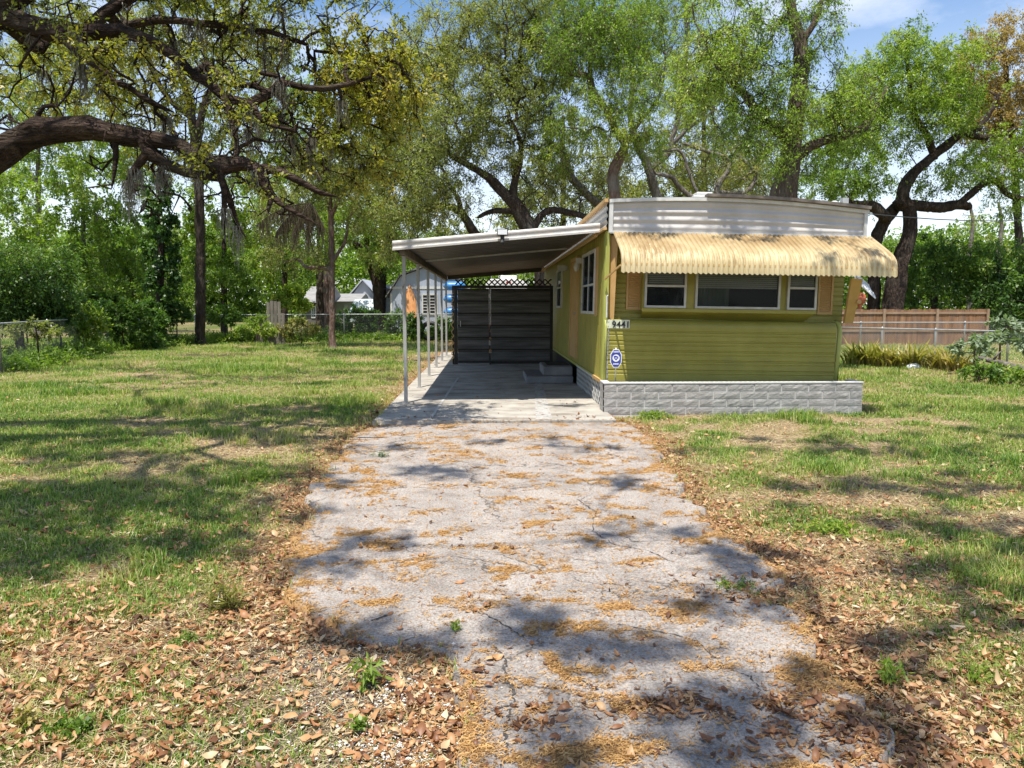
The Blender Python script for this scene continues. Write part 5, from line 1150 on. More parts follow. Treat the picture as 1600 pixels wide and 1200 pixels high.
cl1 = [(350, 150, 90, 45, 8.0, .4, .28, .5), (200, 90, 110, 40, 8.0, .4, .28, .5), (80, 25, 90, 30, 8.0, .4, .3, .45), (280, 245, 90, 22, 7.7, .3, .22, .55), (430, 290, 50, 25, 7.8, .3, .4, .45), (70, 60, 120, 45, 9.6, 1.2, .55, .45), (150, 110, 120, 45, 9.8, 1.0, .5, .62), (300, 30, 120, 45, 9.8, 1.2, .55, .45), (60, 140, 70, 40, 10.2, .9, .4, .70), (200, 165, 90, 30, 9.6, .8, .35, .66),
  (440, 40, 110, 50, 9.6, 1.2, .5, .35), (520, 85, 70, 40, 9.4, 1.0, .6, .40), (585, 115, 85, 62, 9.4, 1.0, 1.15, .66), (620, 140, 55, 48, 9.2, .8, .9, .78), (560, 215, 80, 52, 9.4, .9, .85, .50), (480, 175, 70, 45, 9.4, .8, .55, .45), (505, 235, 60, 34, 9.2, .8, .6, .62),
  (420, 215, 70, 40, 9.2, .8, .4, .45), (330, 190, 70, 28, 9.2, .8, .4, .66), (575, 275, 55, 32, 9.4, .8, .55, .72), (480, 275, 70, 34, 9.2, .8, .45, .40), (540, 160, 70, 45, 9.6, .9, .7, .50), (650, 70, 50, 34, 9.8, .8, .3, .5), (360, 80, 80, 40, 10, .8, .45, .5), (260,240,90,20,9.0,.5,.25,.5), (300,-60,200,50,9.5,1,.5,.4),(500,-40,150,50,9.5,1,.4,.4)]
for s_ in ((250, 668, 1.9, .65), (60, 700, 1.3, .6), (380, 735, .8, .35), (180, 720, 1.2, .5), (20, 790, 1.0, .8), (330, 790, .5, .25), (110, 770, 1.2, .8), (30, 850, .8, .8), (230, 770, 1.0, .55), (330, 840, .55, .35), (395, 800, .6, .3), (150, 860, .9, .35), (450, 640, 1.0, .3), (420, 690, .8, .35), (490, 748, .5, .4), (560, 700, .7, .25), (600,640,.6,.25)):
    cl1.append(shadow_clump(*s_, 8.2, 1.0))
def hfor(px, py): return (1.6+.43*gnd(px, py).y)/1.14
for a_ in ((100, 560, 1.8, .7), (250, 578, 1.5, .5), (420, 590, 1.4, .45), (560, 580, 1.0, .5), (20, 600, 1.2, .5), (330, 600, 1.0, .3), (500, 625, .9, .25), (180, 610, 1.0, .3)): cl1.append(shadow_clump(*a_, hfor(a_[0], a_[1]), .6))
tree('live_oak', 'massive gnarled live oak reaching its dark limbs into the upper left of the yard', 'tree', L1, cl1, 'lf_oak', 'bark_limb', size=.052, aspect=.46, per=8, sprays=8, slen=.24, droop=.2, cover=.80, sag=.3, tipr=.0075, fuzz=(34, lambda p: p[1] < 11 and p[2] < 6 and p[0] > -7),
     bare=[(120, 60, 130, 60, 9, .8, 90), (330, 150, 130, 90, 8.8, .8, 150), (300, 280, 150, 60, 8.2, .5, 110), (440, 200, 90, 80, 9, .6, 90), (60, 180, 80, 40, 9, .6, 40)],
     moss=(80, lambda p: p[1] < 10.5 and p[2] < 5.5 and p[0] > -6.5, .85))

# ---- shade oak standing behind the viewer on the right, its crown throws the dapples on the driveway
sh_c = [shadow_clump(*s_, 9.2, c_) for *s_, c_ in ((800, 690, .55, .22, .5), (720, 735, .6, .2, .5), (900, 700, .5, .12, .3), (620, 740, .5, .15, .35), (520, 880, .2, .10, .35), (1000, 835, .3, .1, .35), (1150, 870, .3, .18, .4), (900, 1000, .25, .11, .6), (1020, 1003, .28, .08, .5), (830, 980, .15, .08, .5), (600, 850, .25, .08, .25), (850, 1172, .3, .07, .5),
   (1090, 1095, .34, .06, .8), (1230, 1118, .30, .06, .7), (1400, 1155, .25, .08, .6), (540, 985, .15, .06, .5), (1150, 925, .35, .16, .5), (1230, 885, .3, .3, .5), (1260, 770, .9, .35, .6), (1120, 700, .9, .25, .5), (1420, 705, 1.3, .4, .75), (1530, 680, 1.2, .4, .7), (1560, 750, .9, .4, .6), (1470, 760, .8, .3, .6), (1340, 700, .8, .3, .55), (1380, 885, .6, .22, .45), (1590, 830, .7, .5, .6), (1590, 960, .3, .4, .4), (1440, 1000, .3, .2, .4), (1350, 1060, .3, .12, .5),
   (1380, 760, 1.0, .5, .7), (1250, 690, .8, .3, .5), (1480, 830, .7, .4, .6), (1560, 900, .5, .3, .6), (1180, 960, .25, .15, .4), (700, 625, .5, .3, .2), (880, 635, .6, .12, .3), (1450, 640, 2, .3, .55), (1000, 760, .4, .12, .2), (660, 1010, .2, .1, .3), (1130,1190,.3,.1,.4))]
def fas(px, py, rx, k=9): p = at(px, py, 11.1); return (p-SUN_DIR*(k/-SUN_DIR.z), rx, .25, .35, .28, .4)
sh_c += [fas(1290, 350, .5, 6.3), fas(1000, 340, .3, 6.3), fas(1140, 345, .25, 6.3), fas(1040, 385, .35, 6.3), fas(1200, 380, .3, 6.3)]
tree('oak_tree', 'spreading oak behind the viewer whose crown dapples the driveway, trunk out of view', 'tree',
     [[(V3(4.5, -3.5, -.1), .42), (V3(4.4, -3.4, 2), .36), (V3(4.1, -3.2, 4.5), .30), (V3(3.6, -2.5, 6.5), .22), (V3(2.5, -.8, 8), .12)], [(V3(4.1, -3.2, 4.5), .2), (V3(5.6, -1.4, 7), .15), (V3(7.4, 1.0, 8.6), .10), (V3(9, 4, 9.2), .06)]],
     sh_c, 'lf_oak', 'bark', size=.085, aspect=.48, per=10, sprays=9, slen=.36, droop=.1, cover=1.0, sag=.1, tipr=.006)

# ---- T2 small tree on lawn
Y2 = 27.6
g = gnd(519, 543); Y2 = g.y
def trunkpx(pts, Y, base_px): 
    b = at(base_px, 500, Y); P = PX(pts, Y); P.insert(0, (V3(b.x, Y, -.05), P[0][1]*1.35)); return P
tree('small_tree', 'slender dark-trunked tree alone on the lawn left of the carport', 'tree',
     [trunkpx([(519, 520, 4.8), (519, 450, 4.4), (518, 380, 4.2), (516, 320, 4), (506, 290, 4), (485, 262, 3)], Y2, 519), PX([(518, 420, 4), (497, 418, 3.5), (478, 418, 3), (465, 405, 2.5), (445, 410, 1.5)], Y2), PX([(518, 410, 3), (538, 380, 2.5), (545, 345, 2), (560, 320, 1.5)], Y2), PX([(517, 340, 4), (535, 300, 3), (560, 270, 2)], Y2)],
     [(470, 300, 60, 30, Y2, 1.6, .9, .45), (560, 295, 60, 30, Y2, 1.6, .9, .62), (520, 260, 70, 30, Y2, 1.6, .9, .5), (455, 395, 55, 26, Y2, 1.2, .8, .40), (590, 340, 45, 28, Y2, 1.4, .7, .55), (430, 340, 40, 30, Y2, 1.2, .6, .4), (585, 390, 40, 20, Y2, 1.2, .35, .6)], 'lf_olive', 'bark_red', size=.10, slen=.55, droop=.5)
# ---- T3 straight trunk with pale forks
Y3 = 31.0
tree('straight_trunk_tree', 'tall straight grey-brown trunk by the side fence with pale forked limbs above', 'tree',
     [trunkpx([(313, 525, 7), (313, 430, 6.8), (313, 380, 6.5), (311, 300, 6.5), (306, 240, 6.5), (298, 170, 6), (285, 120, 6), (265, 60, 5), (240, -20, 4)], Y3, 313), PX([(306, 230, 6), (318, 170, 5), (340, 110, 4), (352, 40, 3), (345, -30, 2)], Y3), PX([(300, 185, 5), (260, 150, 4), (235, 100, 4), (225, 60, 3), (200, 10, 2)], Y3), PX([(311, 280, 5), (280, 225, 4), (262, 190, 3), (240, 170, 2)], Y3)],
     [(150, 60, 110, 60, Y3+1, 2.5, .5, .62), (300, 40, 110, 60, Y3+1, 2.5, .5, .55), (240, 140, 110, 50, Y3+1, 2.5, .4, .7), (380, 120, 70, 60, Y3, 2, .5, .45), (120, 170, 90, 50, Y3, 2, .4, .6), (360, 230, 70, 50, Y3, 2, .5, .4), (420, 40, 60, 50, Y3, 2, .45, .5), (250, 250, 80, 40, Y3+1, 2, .5, .5), (60, 100, 70, 60, Y3, 2, .4, .66)] + [shadow_clump(a_, b_, c_, d_, hfor(a_, b_), .7) for a_, b_, c_, d_ in ((200, 548, 2.2, .9), (330, 556, 2, .8), (430, 545, 1.8, 1.0), (560, 555, 1.8, .8), (640, 560, 1.2, .8), (380, 535, 2.5, 1.2), (600, 540, 2.0, 1.2), (100, 545, 1.5, 1.0), (270, 590, 1.2, .5), (470, 580, 1.0, .5), (520, 600, .8, .3), (60, 580, 1.4, .5), (170, 575, 1.2, .4), (590, 590, .7, .4), (690,540,1.0,1.0))], 'lf_olive', 'bark', size=.115, slen=.6, droop=.4)
# ---- T4 vine column
Y4 = 29.5
tree('vine_covered_tree', 'narrow trunk smothered in dark glossy vines between the hedge and straight trunk', 'tree', [trunkpx([(249, 500, 5), (251, 420, 5), (250, 340, 4), (247, 290, 3)], Y4, 246)],
     [(247, 300, 24, 26, Y4, .7, 2.4, .35), (252, 345, 24, 30, Y4, .7, 2.8, .28), (254, 395, 26, 32, Y4, .7, 2.8, .25), (256, 440, 26, 28, Y4, .7, 2.6, .28), (248, 478, 26, 20, Y4, .7, 1.4, .35)], 'lf_dark', 'bark_dark', size=.13, aspect=.7, slen=.3, droop=.8, sag=.05)
# ---- left background woods
def bgtree(label, px, Y, h_px, clumps, leaf, size=.13, cov=1.0, bark='bark', name='tree', trunk_r=5, top=None, group='background trees beyond the fences', lean=0, droop=.4, slen=.6, aspect=.45):
    tree(name, label, 'tree', [trunkpx([(px, 505, trunk_r), (px+lean*.3, 460, trunk_r*.9), (px+lean*.6, (460+h_px)/2, trunk_r*.7), (px+lean, h_px, trunk_r*.4)], Y, px)], [(a, b_, rx, ry, Y+dy, dep, c_, tn_) for a, b_, rx, ry, dy, dep, c_, tn_ in clumps], leaf, bark, size=size, slen=slen, droop=droop, cover=cov, group=group, aspect=aspect)
bgtree('bright broad-leaved tree at the left rising behind the dark hedge', 130, 34, 300, [(60, 310, 80, 45, 0, 2, .9, .55), (150, 290, 80, 45, 0, 2, .9, .62), (110, 370, 90, 40, 0, 2, 1.0, .5), (190, 370, 60, 50, 0, 2, .9, .45), (30, 360, 50, 40, 0, 2, .8, .6), (170, 430, 60, 40, 0, 2, 1.2, .35)], 'lf_green', size=.16, aspect=.55, bark='bark_pale')
bgtree('bright green tree directly behind the tall straight trunk', 350, 37, 320, [(340, 330, 60, 45, 0, 2, .9, .6), (390, 370, 60, 45, 0, 2, 1.0, .7), (300, 380, 50, 45, 0, 2, .9, .6), (350, 430, 60, 35, 0, 2, 1.2, .5), (400, 300, 50, 40, 0, 2, .6, .45)], 'lf_green', size=.17, aspect=.55)
bgtree('dark leafy tree filling the gap between hedge and vine-covered trunk', 205, 40, 380, [(200, 400, 50, 40, 0, 2, 1.1, .3), (150, 450, 60, 35, 0, 2, 1.2, .25), (230, 450, 40, 35, 0, 2, 1.1, .3), (290, 450, 40, 40, 0, 2, 1.1, .35)], 'lf_green', size=.16, aspect=.55)
bgtree('feathery green tree behind the small lawn tree on its left', 445, 42, 330, [(440, 340, 60, 45, 0, 2.5, .9, .45), (480, 390, 55, 45, 0, 2.5, .8, .4), (400, 420, 50, 35, 0, 2, 1.1, .4), (520, 350, 50, 40, 0, 2.5, .7, .5)], 'lf_green', size=.16)
bgtree('thick reddish-grey trunk standing behind the small lawn tree', 513, 50, 250, [(520, 330, 60, 40, 0, 3, .6, .4), (480, 270, 70, 50, 0, 3, .6, .45), (560, 260, 60, 45, 0, 3, .6, .5)], 'lf_olive', size=.17, bark='bark_red', trunk_r=9, name='thick_trunk_tree', group=None)
bgtree('pale light-leaved tree high behind the left limbs of the big oak', 60, 44, 150, [(40, 200, 90, 60, 0, 3, .7, .55), (130, 230, 80, 45, 0, 3, .7, .6), (10, 280, 60, 50, 0, 3, .8, .5), (200, 250, 60, 40, 0, 3, .7, .5), (90, 120, 90, 60, 0, 3, .5, .6)], 'lf_green', size=.17, bark='bark_pale')
# T11 dark oak behind fence near van
tree('leaning_oak', 'dark leaning oak trunk right of the far white house with small green crown', 'tree', [trunkpx([(592, 470, 8), (588, 440, 8), (575, 405, 6), (560, 385, 5), (540, 378, 3.5), (525, 380, 2.5)], 46, 592), PX([(588, 430, 6), (600, 400, 4), (612, 370, 3), (600, 340, 2)], 46), PX([(575, 410, 4), (572, 370, 3.5), (560, 340, 3)], 46)],
     [(600, 400, 40, 26, 46, 2, .9, .5), (560, 350, 50, 32, 46, 2.5, .8, .4), (620, 350, 50, 36, 46, 2.5, 1.0, .55), (575, 395, 30, 16, 46, 2, .5, .3), (650, 390, 40, 26, 47.5, 1.5, 1.0, .6), (690, 395, 40, 20, 52, 2, 1.0, .6)], 'lf_green', 'bark_dark', size=.16, slen=.6, droop=.6)
def PX2(pts, Y): return PX([(p[0], p[1], p[2]*.76)+tuple(p[3:]) for p in pts], Y)
def trunkpx2(pts, Y, b): return trunkpx([(p[0], p[1], p[2]*.8) for p in pts], Y, b)
# ---- oaks behind the carport / home
YC = 27.5
tree('live_oak', 'multi-stemmed live oak arching up behind the carport roof', 'tree',
     [trunkpx2([(850, 470, 17), (845, 400, 16), (827, 360, 15), (806, 320, 13), (786, 302, 10), (765, 278, 8), (737, 261, 6), (700, 240, 4)], YC, 850), PX2([(806, 320, 9), (803, 292, 8), (813, 247, 6), (813, 223, 5), (800, 190, 3)], YC),
      PX2([(845, 410, 10), (790, 390, 9), (750, 372, 9), (737, 357, 9), (717, 330, 8), (696, 323, 6), (665, 325, 4)], YC), PX2([(720, 335, 6), (716, 310, 5), (700, 285, 4), (690, 260, 2)], YC), PX2([(806, 330, 7), (770, 330, 5), (745, 340, 3)], YC+.5),
      PX2([(827, 365, 8), (854, 330, 6), (892, 333, 6), (920, 340, 5)], YC)],
     [(700, 200, 75, 45, YC, 2.5, 1.0, .42), (740, 120, 80, 50, YC+1, 2.5, .9, .5), (660, 270, 65, 45, YC-1, 2, 1.1, .42), (640, 330, 50, 35, YC-1.5, 1.5, 1.1, .5), (700, 310, 50, 30, YC-1, 1.5, .7, .5), (800, 170, 70, 50, YC, 2.5, .9, .45), (770, 240, 60, 40, YC, 2, .8, .42), (845, 260, 50, 35, YC, 2, .7, .4), (760, 50, 80, 45, YC+1, 2.5, .8, .55), (680, 60, 60, 45, YC+2, 2.5, .55, .6), (850, 100, 60, 50, YC, 2, .9, .5), (790, 20, 70, 40, YC, 2, .8, .5), (620, 380, 30, 20, YC, 1.2, .9, .5), (610, 240, 50, 40, YC+2, 2, .8, .6), (870, 30, 60, 40, YC, 2, .8, .5)], 'lf_olive', 'bark', size=.086, slen=.55, droop=.5, tipr=.010, bare=[(760, 240, 120, 80, YC, 2, 160), (850, 330, 90, 35, YC, 2, 70), (720, 110, 80, 70, YC, 2, 80)])
YD = 26.5
tree('oak_tree', 'reddish-barked oak with drooping bright foliage rising over the home roof corner', 'tree',
     [trunkpx2([(972, 470, 13), (965, 380, 12), (961, 309, 11.5), (957, 275, 10), (968, 247, 9), (975, 227, 7), (960, 200, 6), (947, 172, 6), (927, 144, 6), (919, 120, 6), (892, 117, 3)], YD, 975), PX2([(925, 140, 5), (922, 110, 5), (925, 80, 4), (940, 40, 3), (945, 0, 2)], YD), PX2([(975, 227, 5), (1000, 190, 4), (1030, 150, 3), (1040, 100, 2)], YD)],
     [(900, 70, 70, 55, YD-.5, 2, 1.1, .5), (960, 60, 60, 50, YD-.5, 2, 1.1, .55), (990, 130, 55, 50, YD-1, 1.6, 1.1, .6), (900, 180, 55, 45, YD-.5, 2, .7, .5), (980, 195, 45, 35, YD-1, 1.5, 1.0, .66), (1010, 40, 60, 45, YD, 2, 1.0, .5), (880, 230, 40, 30, YD, 1.5, .5, .5), (930, 20, 80, 40, YD, 2, .9, .5), (1010, 230, 30, 30, YD-.5, 1.2, .6, .5)], 'lf_green', 'bark_red', size=.086, aspect=.40, slen=.5, droop=.7)
YE = 29.5
tree('live_oak', 'grey forked live oak with bare lower twigs behind the left half of the home', 'tree',
     [trunkpx2([(1040, 470, 11), (1035, 360, 10), (1026, 306, 9), (1012, 261, 8), (999, 234, 7), (988, 203, 6), (985, 170, 5), (990, 120, 3)], YE, 1040), PX2([(1038, 380, 9), (965, 345, 9), (944, 327, 9), (916, 302, 8), (892, 275, 7), (880, 240, 5), (850, 215, 3)], YE),
      PX2([(1015, 265, 5), (1045, 240, 5), (1050, 215, 5), (1054, 206, 5), (1061, 172, 5), (1070, 100, 5), (1074, 34, 5), (1067, -20, 4)], YE), PX2([(1050, 225, 4), (1078, 198, 4), (1098, 185, 3), (1120, 170, 2)], YE),
      PX2([(1095, 320, 5), (1060, 290, 5), (1052, 278, 5), (1025, 272, 3)], YE-.5), PX2([(1095, 315, 3), (1078, 275, 3.5), (1064, 237, 3), (1040, 236, 2)], YE-1.2), PX2([(1150, 330, 6), (1120, 300, 6), (1140, 255, 5), (1100, 235, 4), (1070, 225, 3)], YE), PX2([(1120, 300, 5), (1165, 300, 4), (1180, 270, 4), (1150, 240, 3)], YE)],
     [(1090, 260, 60, 30, YE+1, 2, .45, .66), (1150, 260, 50, 35, YE+1, 2, .6, .6), (1060, 120, 50, 50, YE+1, 2, .5, .5), (1030, 250, 40, 30, YE+1, 1.5, .35, .6), (900, 300, 50, 30, YE+1, 2, .45, .5), (960, 270, 40, 40, YE+1, 2, .4, .5), (830, 300, 40, 30, YE+2, 2, .5, .5), (1050, 20, 50, 30, YE+1, 2, .5, .5), (1180, 290, 50, 30, YE+1, 2, .8, .5), (1100, 200, 40, 30, YE+1, 2, .35, .5)], 'lf_olive', 'bark_pale', size=.086, slen=.55, droop=.4, tipr=.010, bare=[(1080, 250, 110, 60, YE, 2, 190), (920, 280, 80, 50, YE, 2, 80)])
YB = 17.2
tree('large_oak', 'thick furrowed trunk rising behind the home roof with hanging bright green foliage', 'tree',
     [trunkpx([(1215, 470, 24), (1218, 380, 22), (1225, 304, 19), (1235, 245, 15), (1242, 196, 12), (1250, 140, 11), (1251, 105, 10), (1251, 70, 9), (1242, 42, 9), (1235, 17, 7), (1240, -20, 6), (1250, -70, 4)], YB, 1212), PX([(1245, 245, 8), (1258, 234, 8), (1277, 224, 7), (1312, 213, 7), (1347, 203, 7), (1358, 189, 5), (1372, 161, 4), (1390, 130, 2)], YB),
      PX([(1238, 225, 8), (1210, 200, 7), (1190, 182, 7), (1155, 140, 5), (1123, 105, 4), (1100, 60, 2)], YB), PX([(1250, 70, 5), (1275, 30, 4), (1290, -20, 3)], YB)],
     [(1110, 95, 55, 55, YB-.3, 1.3, .9, .62), (1090, 150, 40, 40, YB-.5, 1.2, .8, .66), (1160, 60, 50, 45, YB, 1.3, .7, .5), (1170, 130, 55, 50, YB, 1.3, .9, .5), (1150, 205, 45, 35, YB-.2, 1.1, .8, .5), (1200, 190, 45, 40, YB, 1.1, .9, .45), (1245, 170, 40, 40, YB-.8, .8, .7, .5), (1200, 20, 50, 35, YB, 1.2, .7, .6), (1275, 45, 40, 45, YB, 1.1, .7, .5), (1265, 110, 35, 35, YB, 1, .55, .5), (1300, 165, 50, 35, YB, 1.1, .9, .6), (1330, 205, 40, 25, YB-.3, .8, .6, .5), (1205, 245, 35, 30, YB-.6, .7, .7, .45), (1120, 10, 50, 35, YB, 1.2, .6, .5), (1290, 250, 35, 25, YB+.6, .8, .5, .4), (1340,150,40,35,YB,1,.7,.62)], 'lf_green', 'bark_furrow', size=.070, aspect=.40, slen=.42, droop=.7, tipr=.008)
YR = 32.5
tree('live_oak', 'pair of dark leaning trunks behind the wooden fence with a wide crown at the right', 'tree',
     [trunkpx([(1393, 485, 15), (1400, 445, 15), (1406, 412, 13), (1417, 380, 11), (1423, 350, 10), (1420, 325, 9), (1410, 312, 9), (1414, 290, 9), (1435, 262, 8), (1457, 245, 7), (1480, 227, 7), (1505, 206, 5), (1530, 200, 4), (1560, 150, 3)], YR, 1390),
      PX([(1394, 485, 10), (1365, 478, 9), (1366, 432, 9), (1368, 378, 9), (1375, 357, 9), (1393, 332, 9), (1403, 320, 8)], YR+.5)[1:] and [(V3(at(1364, 480, YR+.5).x, YR+.5, -.1), .30)]+PX([(1365, 478, 9.5), (1366, 432, 9), (1368, 378, 9), (1375, 357, 9), (1393, 332, 9), (1403, 320, 8)], YR+.5),
      PX([(1385, 340, 8), (1372, 330, 8), (1362, 322, 8), (1330, 320, 6)], YR), PX([(1403, 320, 9), (1435, 322, 8), (1470, 324, 8), (1498, 320, 7), (1518, 325, 5)], YR), PX([(1495, 320, 6), (1512, 308, 5), (1536, 287, 5), (1557, 283, 5), (1575, 304, 4), (1600, 311, 4), (1640, 318, 3)], YR), PX([(1460, 245, 6), (1450, 215, 5), (1430, 180, 4), (1420, 120, 3), (1415, 60, 2)], YR), PX([(1505, 206, 5), (1540, 215, 4), (1590, 200, 3)], YR)],
     [(1420, 130, 80, 60, YR, 3, 1.2, .62), (1480, 110, 55, 45, YR, 2.5, .6, .75), (1380, 90, 45, 40, YR, 2.5, .45, .8), (1360, 140, 50, 45, YR, 2.5, .9, .6), (1400, 200, 80, 45, YR, 3, 1.0, .6), (1480, 170, 60, 45, YR, 2.5, .9, .55), (1330, 200, 50, 35, YR, 2.5, .7, .5), (1350, 270, 50, 35, YR, 2.5, .8, .4), (1420, 55, 22, 22, YR, 1, 1.0, .5), (1430, 85, 40, 30, YR, 1.5, .8, .6), (1560, 250, 60, 45, YR, 2.5, 1.0, .55), (1500, 270, 50, 30, YR, 2.5, .7, .5), (1590, 310, 50, 30, YR, 2, .6, .5), (1450, 290, 40, 20, YR, 2, .5, .4), (1310, 290, 50, 25, YR, 2, .8, .4)], 'lf_green', 'bark_dark', size=.115, slen=.6, droop=.4)
bgtree('oak with rusty orange new foliage at the upper right edge', 1610, 36, 90, [(1555, 110, 60, 55, 0, 2.5, 1.1, .5), (1600, 190, 60, 60, 0, 2.5, 1.2, .55), (1535, 165, 60, 50, 0, 2, 1.0, .45), (1510, 100, 40, 35, 0, 2, .5, .5), (1580, 250, 50, 40, 0, 2, .8, .5), (1560, 65, 45, 35, 0, 2, .4, .5), (1500, 150, 40, 40, 0, 2, .4, .45), (1590, 60, 40, 40, 0, 2, .5, .4), (1540, 200, 50, 30, 0, 2, .6, .5)], 'lf_rust', size=.12, bark='bark', name='rust_leaved_oak', trunk_r=7, lean=-40, group=None)
bgtree('olive oak filling in behind the arching oak over the carport', 598, 49, 150, [(620, 300, 70, 50, 0, 3, .8, .5), (700, 380, 70, 40, 0, 3, .9, .5), (590, 180, 60, 60, 0, 3, .6, .6), (660, 130, 70, 60, 0, 3, .6, .55), (640, 230, 70, 50, 0, 3, .8, .45)], 'lf_olive', size=.15, trunk_r=6, cov=1.35)
bgtree('olive oak filling in behind the forked oak at the home ridge', 880, 43, 180, [(830, 330, 70, 40, 0, 3, .9, .55), (900, 250, 80, 50, 0, 3, .7, .5), (960, 320, 70, 40, 0, 3, .9, .6), (800, 390, 70, 30, 0, 3, .9, .5), (860, 160, 70, 50, 0, 3, .6, .5)], 'lf_olive', size=.15, trunk_r=6, cov=1.35)
bgtree('pale olive oak seen low behind the roof between the two big oaks', 1100, 42, 160, [(1050, 300, 60, 40, 0, 3, .9, .62), (1120, 290, 70, 45, 0, 3, 1.0, .6), (1180, 230, 60, 50, 0, 3, .7, .5), (1060, 210, 60, 50, 0, 3, .5, .5), (1110, 120, 70, 60, 0, 3, .6, .5)], 'lf_olive', size=.15, trunk_r=6, cov=1.35)
bgtree('green tree low behind the roof just right of the furrowed trunk', 1300, 40, 200, [(1270, 290, 50, 40, 0, 3, 1.0, .4), (1320, 250, 60, 45, 0, 3, .9, .5), (1290, 200, 60, 40, 0, 3, .6, .5), (1370, 300, 40, 30, 0, 2, .5, .5)], 'lf_green', size=.15, trunk_r=7)
bgtree('tall pale-green tree above the far house roofs left of centre', 500, 46, 120, [(470, 180, 80, 60, 0, 3, .5, .55), (540, 130, 80, 60, 0, 3, .4, .6), (400, 200, 70, 60, 0, 3, .5, .5), (560, 330, 60, 40, 0, 3, .7, .55), (420, 280, 60, 40, 0, 3, .7, .5)], 'lf_green', size=.16, trunk_r=6)
# trees across the street behind the viewer (they only show as reflections and shade)
for i_, (x_, y_) in enumerate(((-7, -24), (1, -27), (8, -23))):
    tree('street_tree', ('left', 'middle', 'right')[i_]+' broad tree behind the viewer seen only mirrored in the home windows', 'tree', [[(V3(x_, y_, -.1), .3), (V3(x_, y_, 2.5), .25), (V3(x_+.5, y_, 6), .12)]], [(V3(x_, y_, 4.5), 4, 2.5, 3.2, .8, .4), (V3(x_+2, y_, 2.2), 4.5, 2, 1.8, 1.0, .4)], 'lf_dark', 'bark', size=.36, slen=.9, per=7, sprays=6, group='trees behind the viewer')
# bare thin trees far right
for i, (px, tl) in enumerate(((1515, 'leafless thin pale tree left of the far right hedge top'), (1560, 'leafless thin pale tree nearer the right edge above the hedge'))):
    tree('bare_tree', tl, 'tree', [trunkpx([(px, 450, 4), (px, 400, 3.5), (px+5, 350, 2.5), (px, 315, 1.5)], 46, px)], [(px, 345, 38, 28, 46, 2, .05, .5), (px, 385, 30, 18, 46, 2, .05, .5)], 'lf_olive', 'bark_pale', size=.12, twigs=True, slen=.9, tipr=.012)
# right-hand dense green hedge masses
for lb, px, Y, cl in (('dense green shrub tree just right of the leaning oak trunks', 1460, 35, [(1455, 410, 45, 28, 0, 2, 1.4, .65), (1450, 450, 50, 30, 0, 2, 1.4, .5), (1490, 430, 40, 35, 0, 2, 1.4, .6), (1440, 385, 30, 20, 0, 2, 1.0, .5)]),
                      ('dense bright-green shrub tree behind the end of the wooden fence', 1540, 34, [(1530, 405, 50, 30, 0, 2, 1.4, .7), (1545, 450, 45, 35, 0, 2, 1.5, .5), (1570, 480, 45, 35, -2, 2, 1.8, .3)]),
                      ('dense dark shrub tree cut by the right edge of the frame', 1610, 32, [(1600, 420, 50, 35, 0, 2, 1.7, .4), (1590, 470, 45, 40, 0, 2, 1.8, .3), (1640, 450, 50, 50, 0, 2, 1.6, .4), (1600, 510, 40, 26, -1, 1.5, 1.6, .35)])):
    bgtree(lb, px, Y, 420, cl, 'lf_dark', size=.15, aspect=.5, name='shrub_tree', group=None, cov=1.05)
# left dark hedge
bgtree('big dark-green rounded bush at the left edge behind the vine fence', 30, 23, 430, [(20, 420, 60, 40, 0, 1.6, 1.7, .62), (60, 450, 55, 40, 0, 1.6, 1.9, .4), (10, 470, 60, 40, 0, 1.6, 1.9, .3), (80, 410, 35, 30, 0, 1.2, 1.2, .6), (90, 480, 30, 22, 1, 1, 1.6, .3)], 'lf_dark', size=.11, aspect=.45, name='large_bush', group=None)

# ---- shrubs and plants
def shrub(name, label, cat, px, py, Y, rx, ry, leaf, cov=1.8, tone=.4, size=.09, asp=.5, dep=None, parts=None, group=None):
    b = at(px, 500, Y); s = Y/F_PX; c = at(px, py, Y); dep = dep or rx*s*.7
    cl = [(px, py, rx, ry, Y, dep, cov, tone)] + [(px+a*rx, py+b_*ry, rx*.45, ry*.55, Y+d_, dep*.5, cov*.8, tone+.1) for a, b_, d_ in ((-.6, .3, 0), (.6, .35, 0), (.1, -.45, .1))]
    tree(name, label, cat, [[(V3(b.x, Y, -.03), .03), (V3(b.x+.02, Y, c.z*.5), .025), (V3(b.x, Y, c.z), .015)]], cl, leaf, 'bark', size=size, aspect=asp, slen=.22, per=8, sprays=8, droop=.2, cover=1, sag=.15, crown_name='foliage', group=group)
shrub('shrub', 'dark-green shrub against the rear fence just right of the small tree', 'shrub', 555, 503, 34.6, 34, 24, 'lf_dark', 2.2, .42, .12)
shrub('shrub', 'rounded green shrub at the rear fence just left of the first carport post', 'shrub', 622, 505, 34.8, 20, 20, 'lf_dark', 2.2, .4, .12)
shrub('shrub', 'low green hedge bush seen between the first and second carport posts', 'shrub', 645, 512, 33.5, 16, 20, 'lf_dark', 2.0, .38, .12)
shrub('shrub', 'low green hedge bush seen between the third and last carport posts', 'shrub', 694, 512, 33.5, 20, 18, 'lf_dark', 2.0, .42, .12)
shrub('shrub', 'bright yellow-green leafy shrub rising beside the grey board screen', 'shrub', 455, 468, 38, 30, 20, 'lf_green', 2.2, .72, .15)
shrub('shrub', 'pale sunlit low shrub in front of the rear fence left of the small tree', 'shrub', 470, 512, 31.0, 36, 16, 'lf_yellow', .8, .4, .10)
shrub('shrub', 'leafy weed shrub growing right below the grey board screen', 'shrub', 400, 512, 30.5, 32, 16, 'lf_green', 1.2, .55, .10)
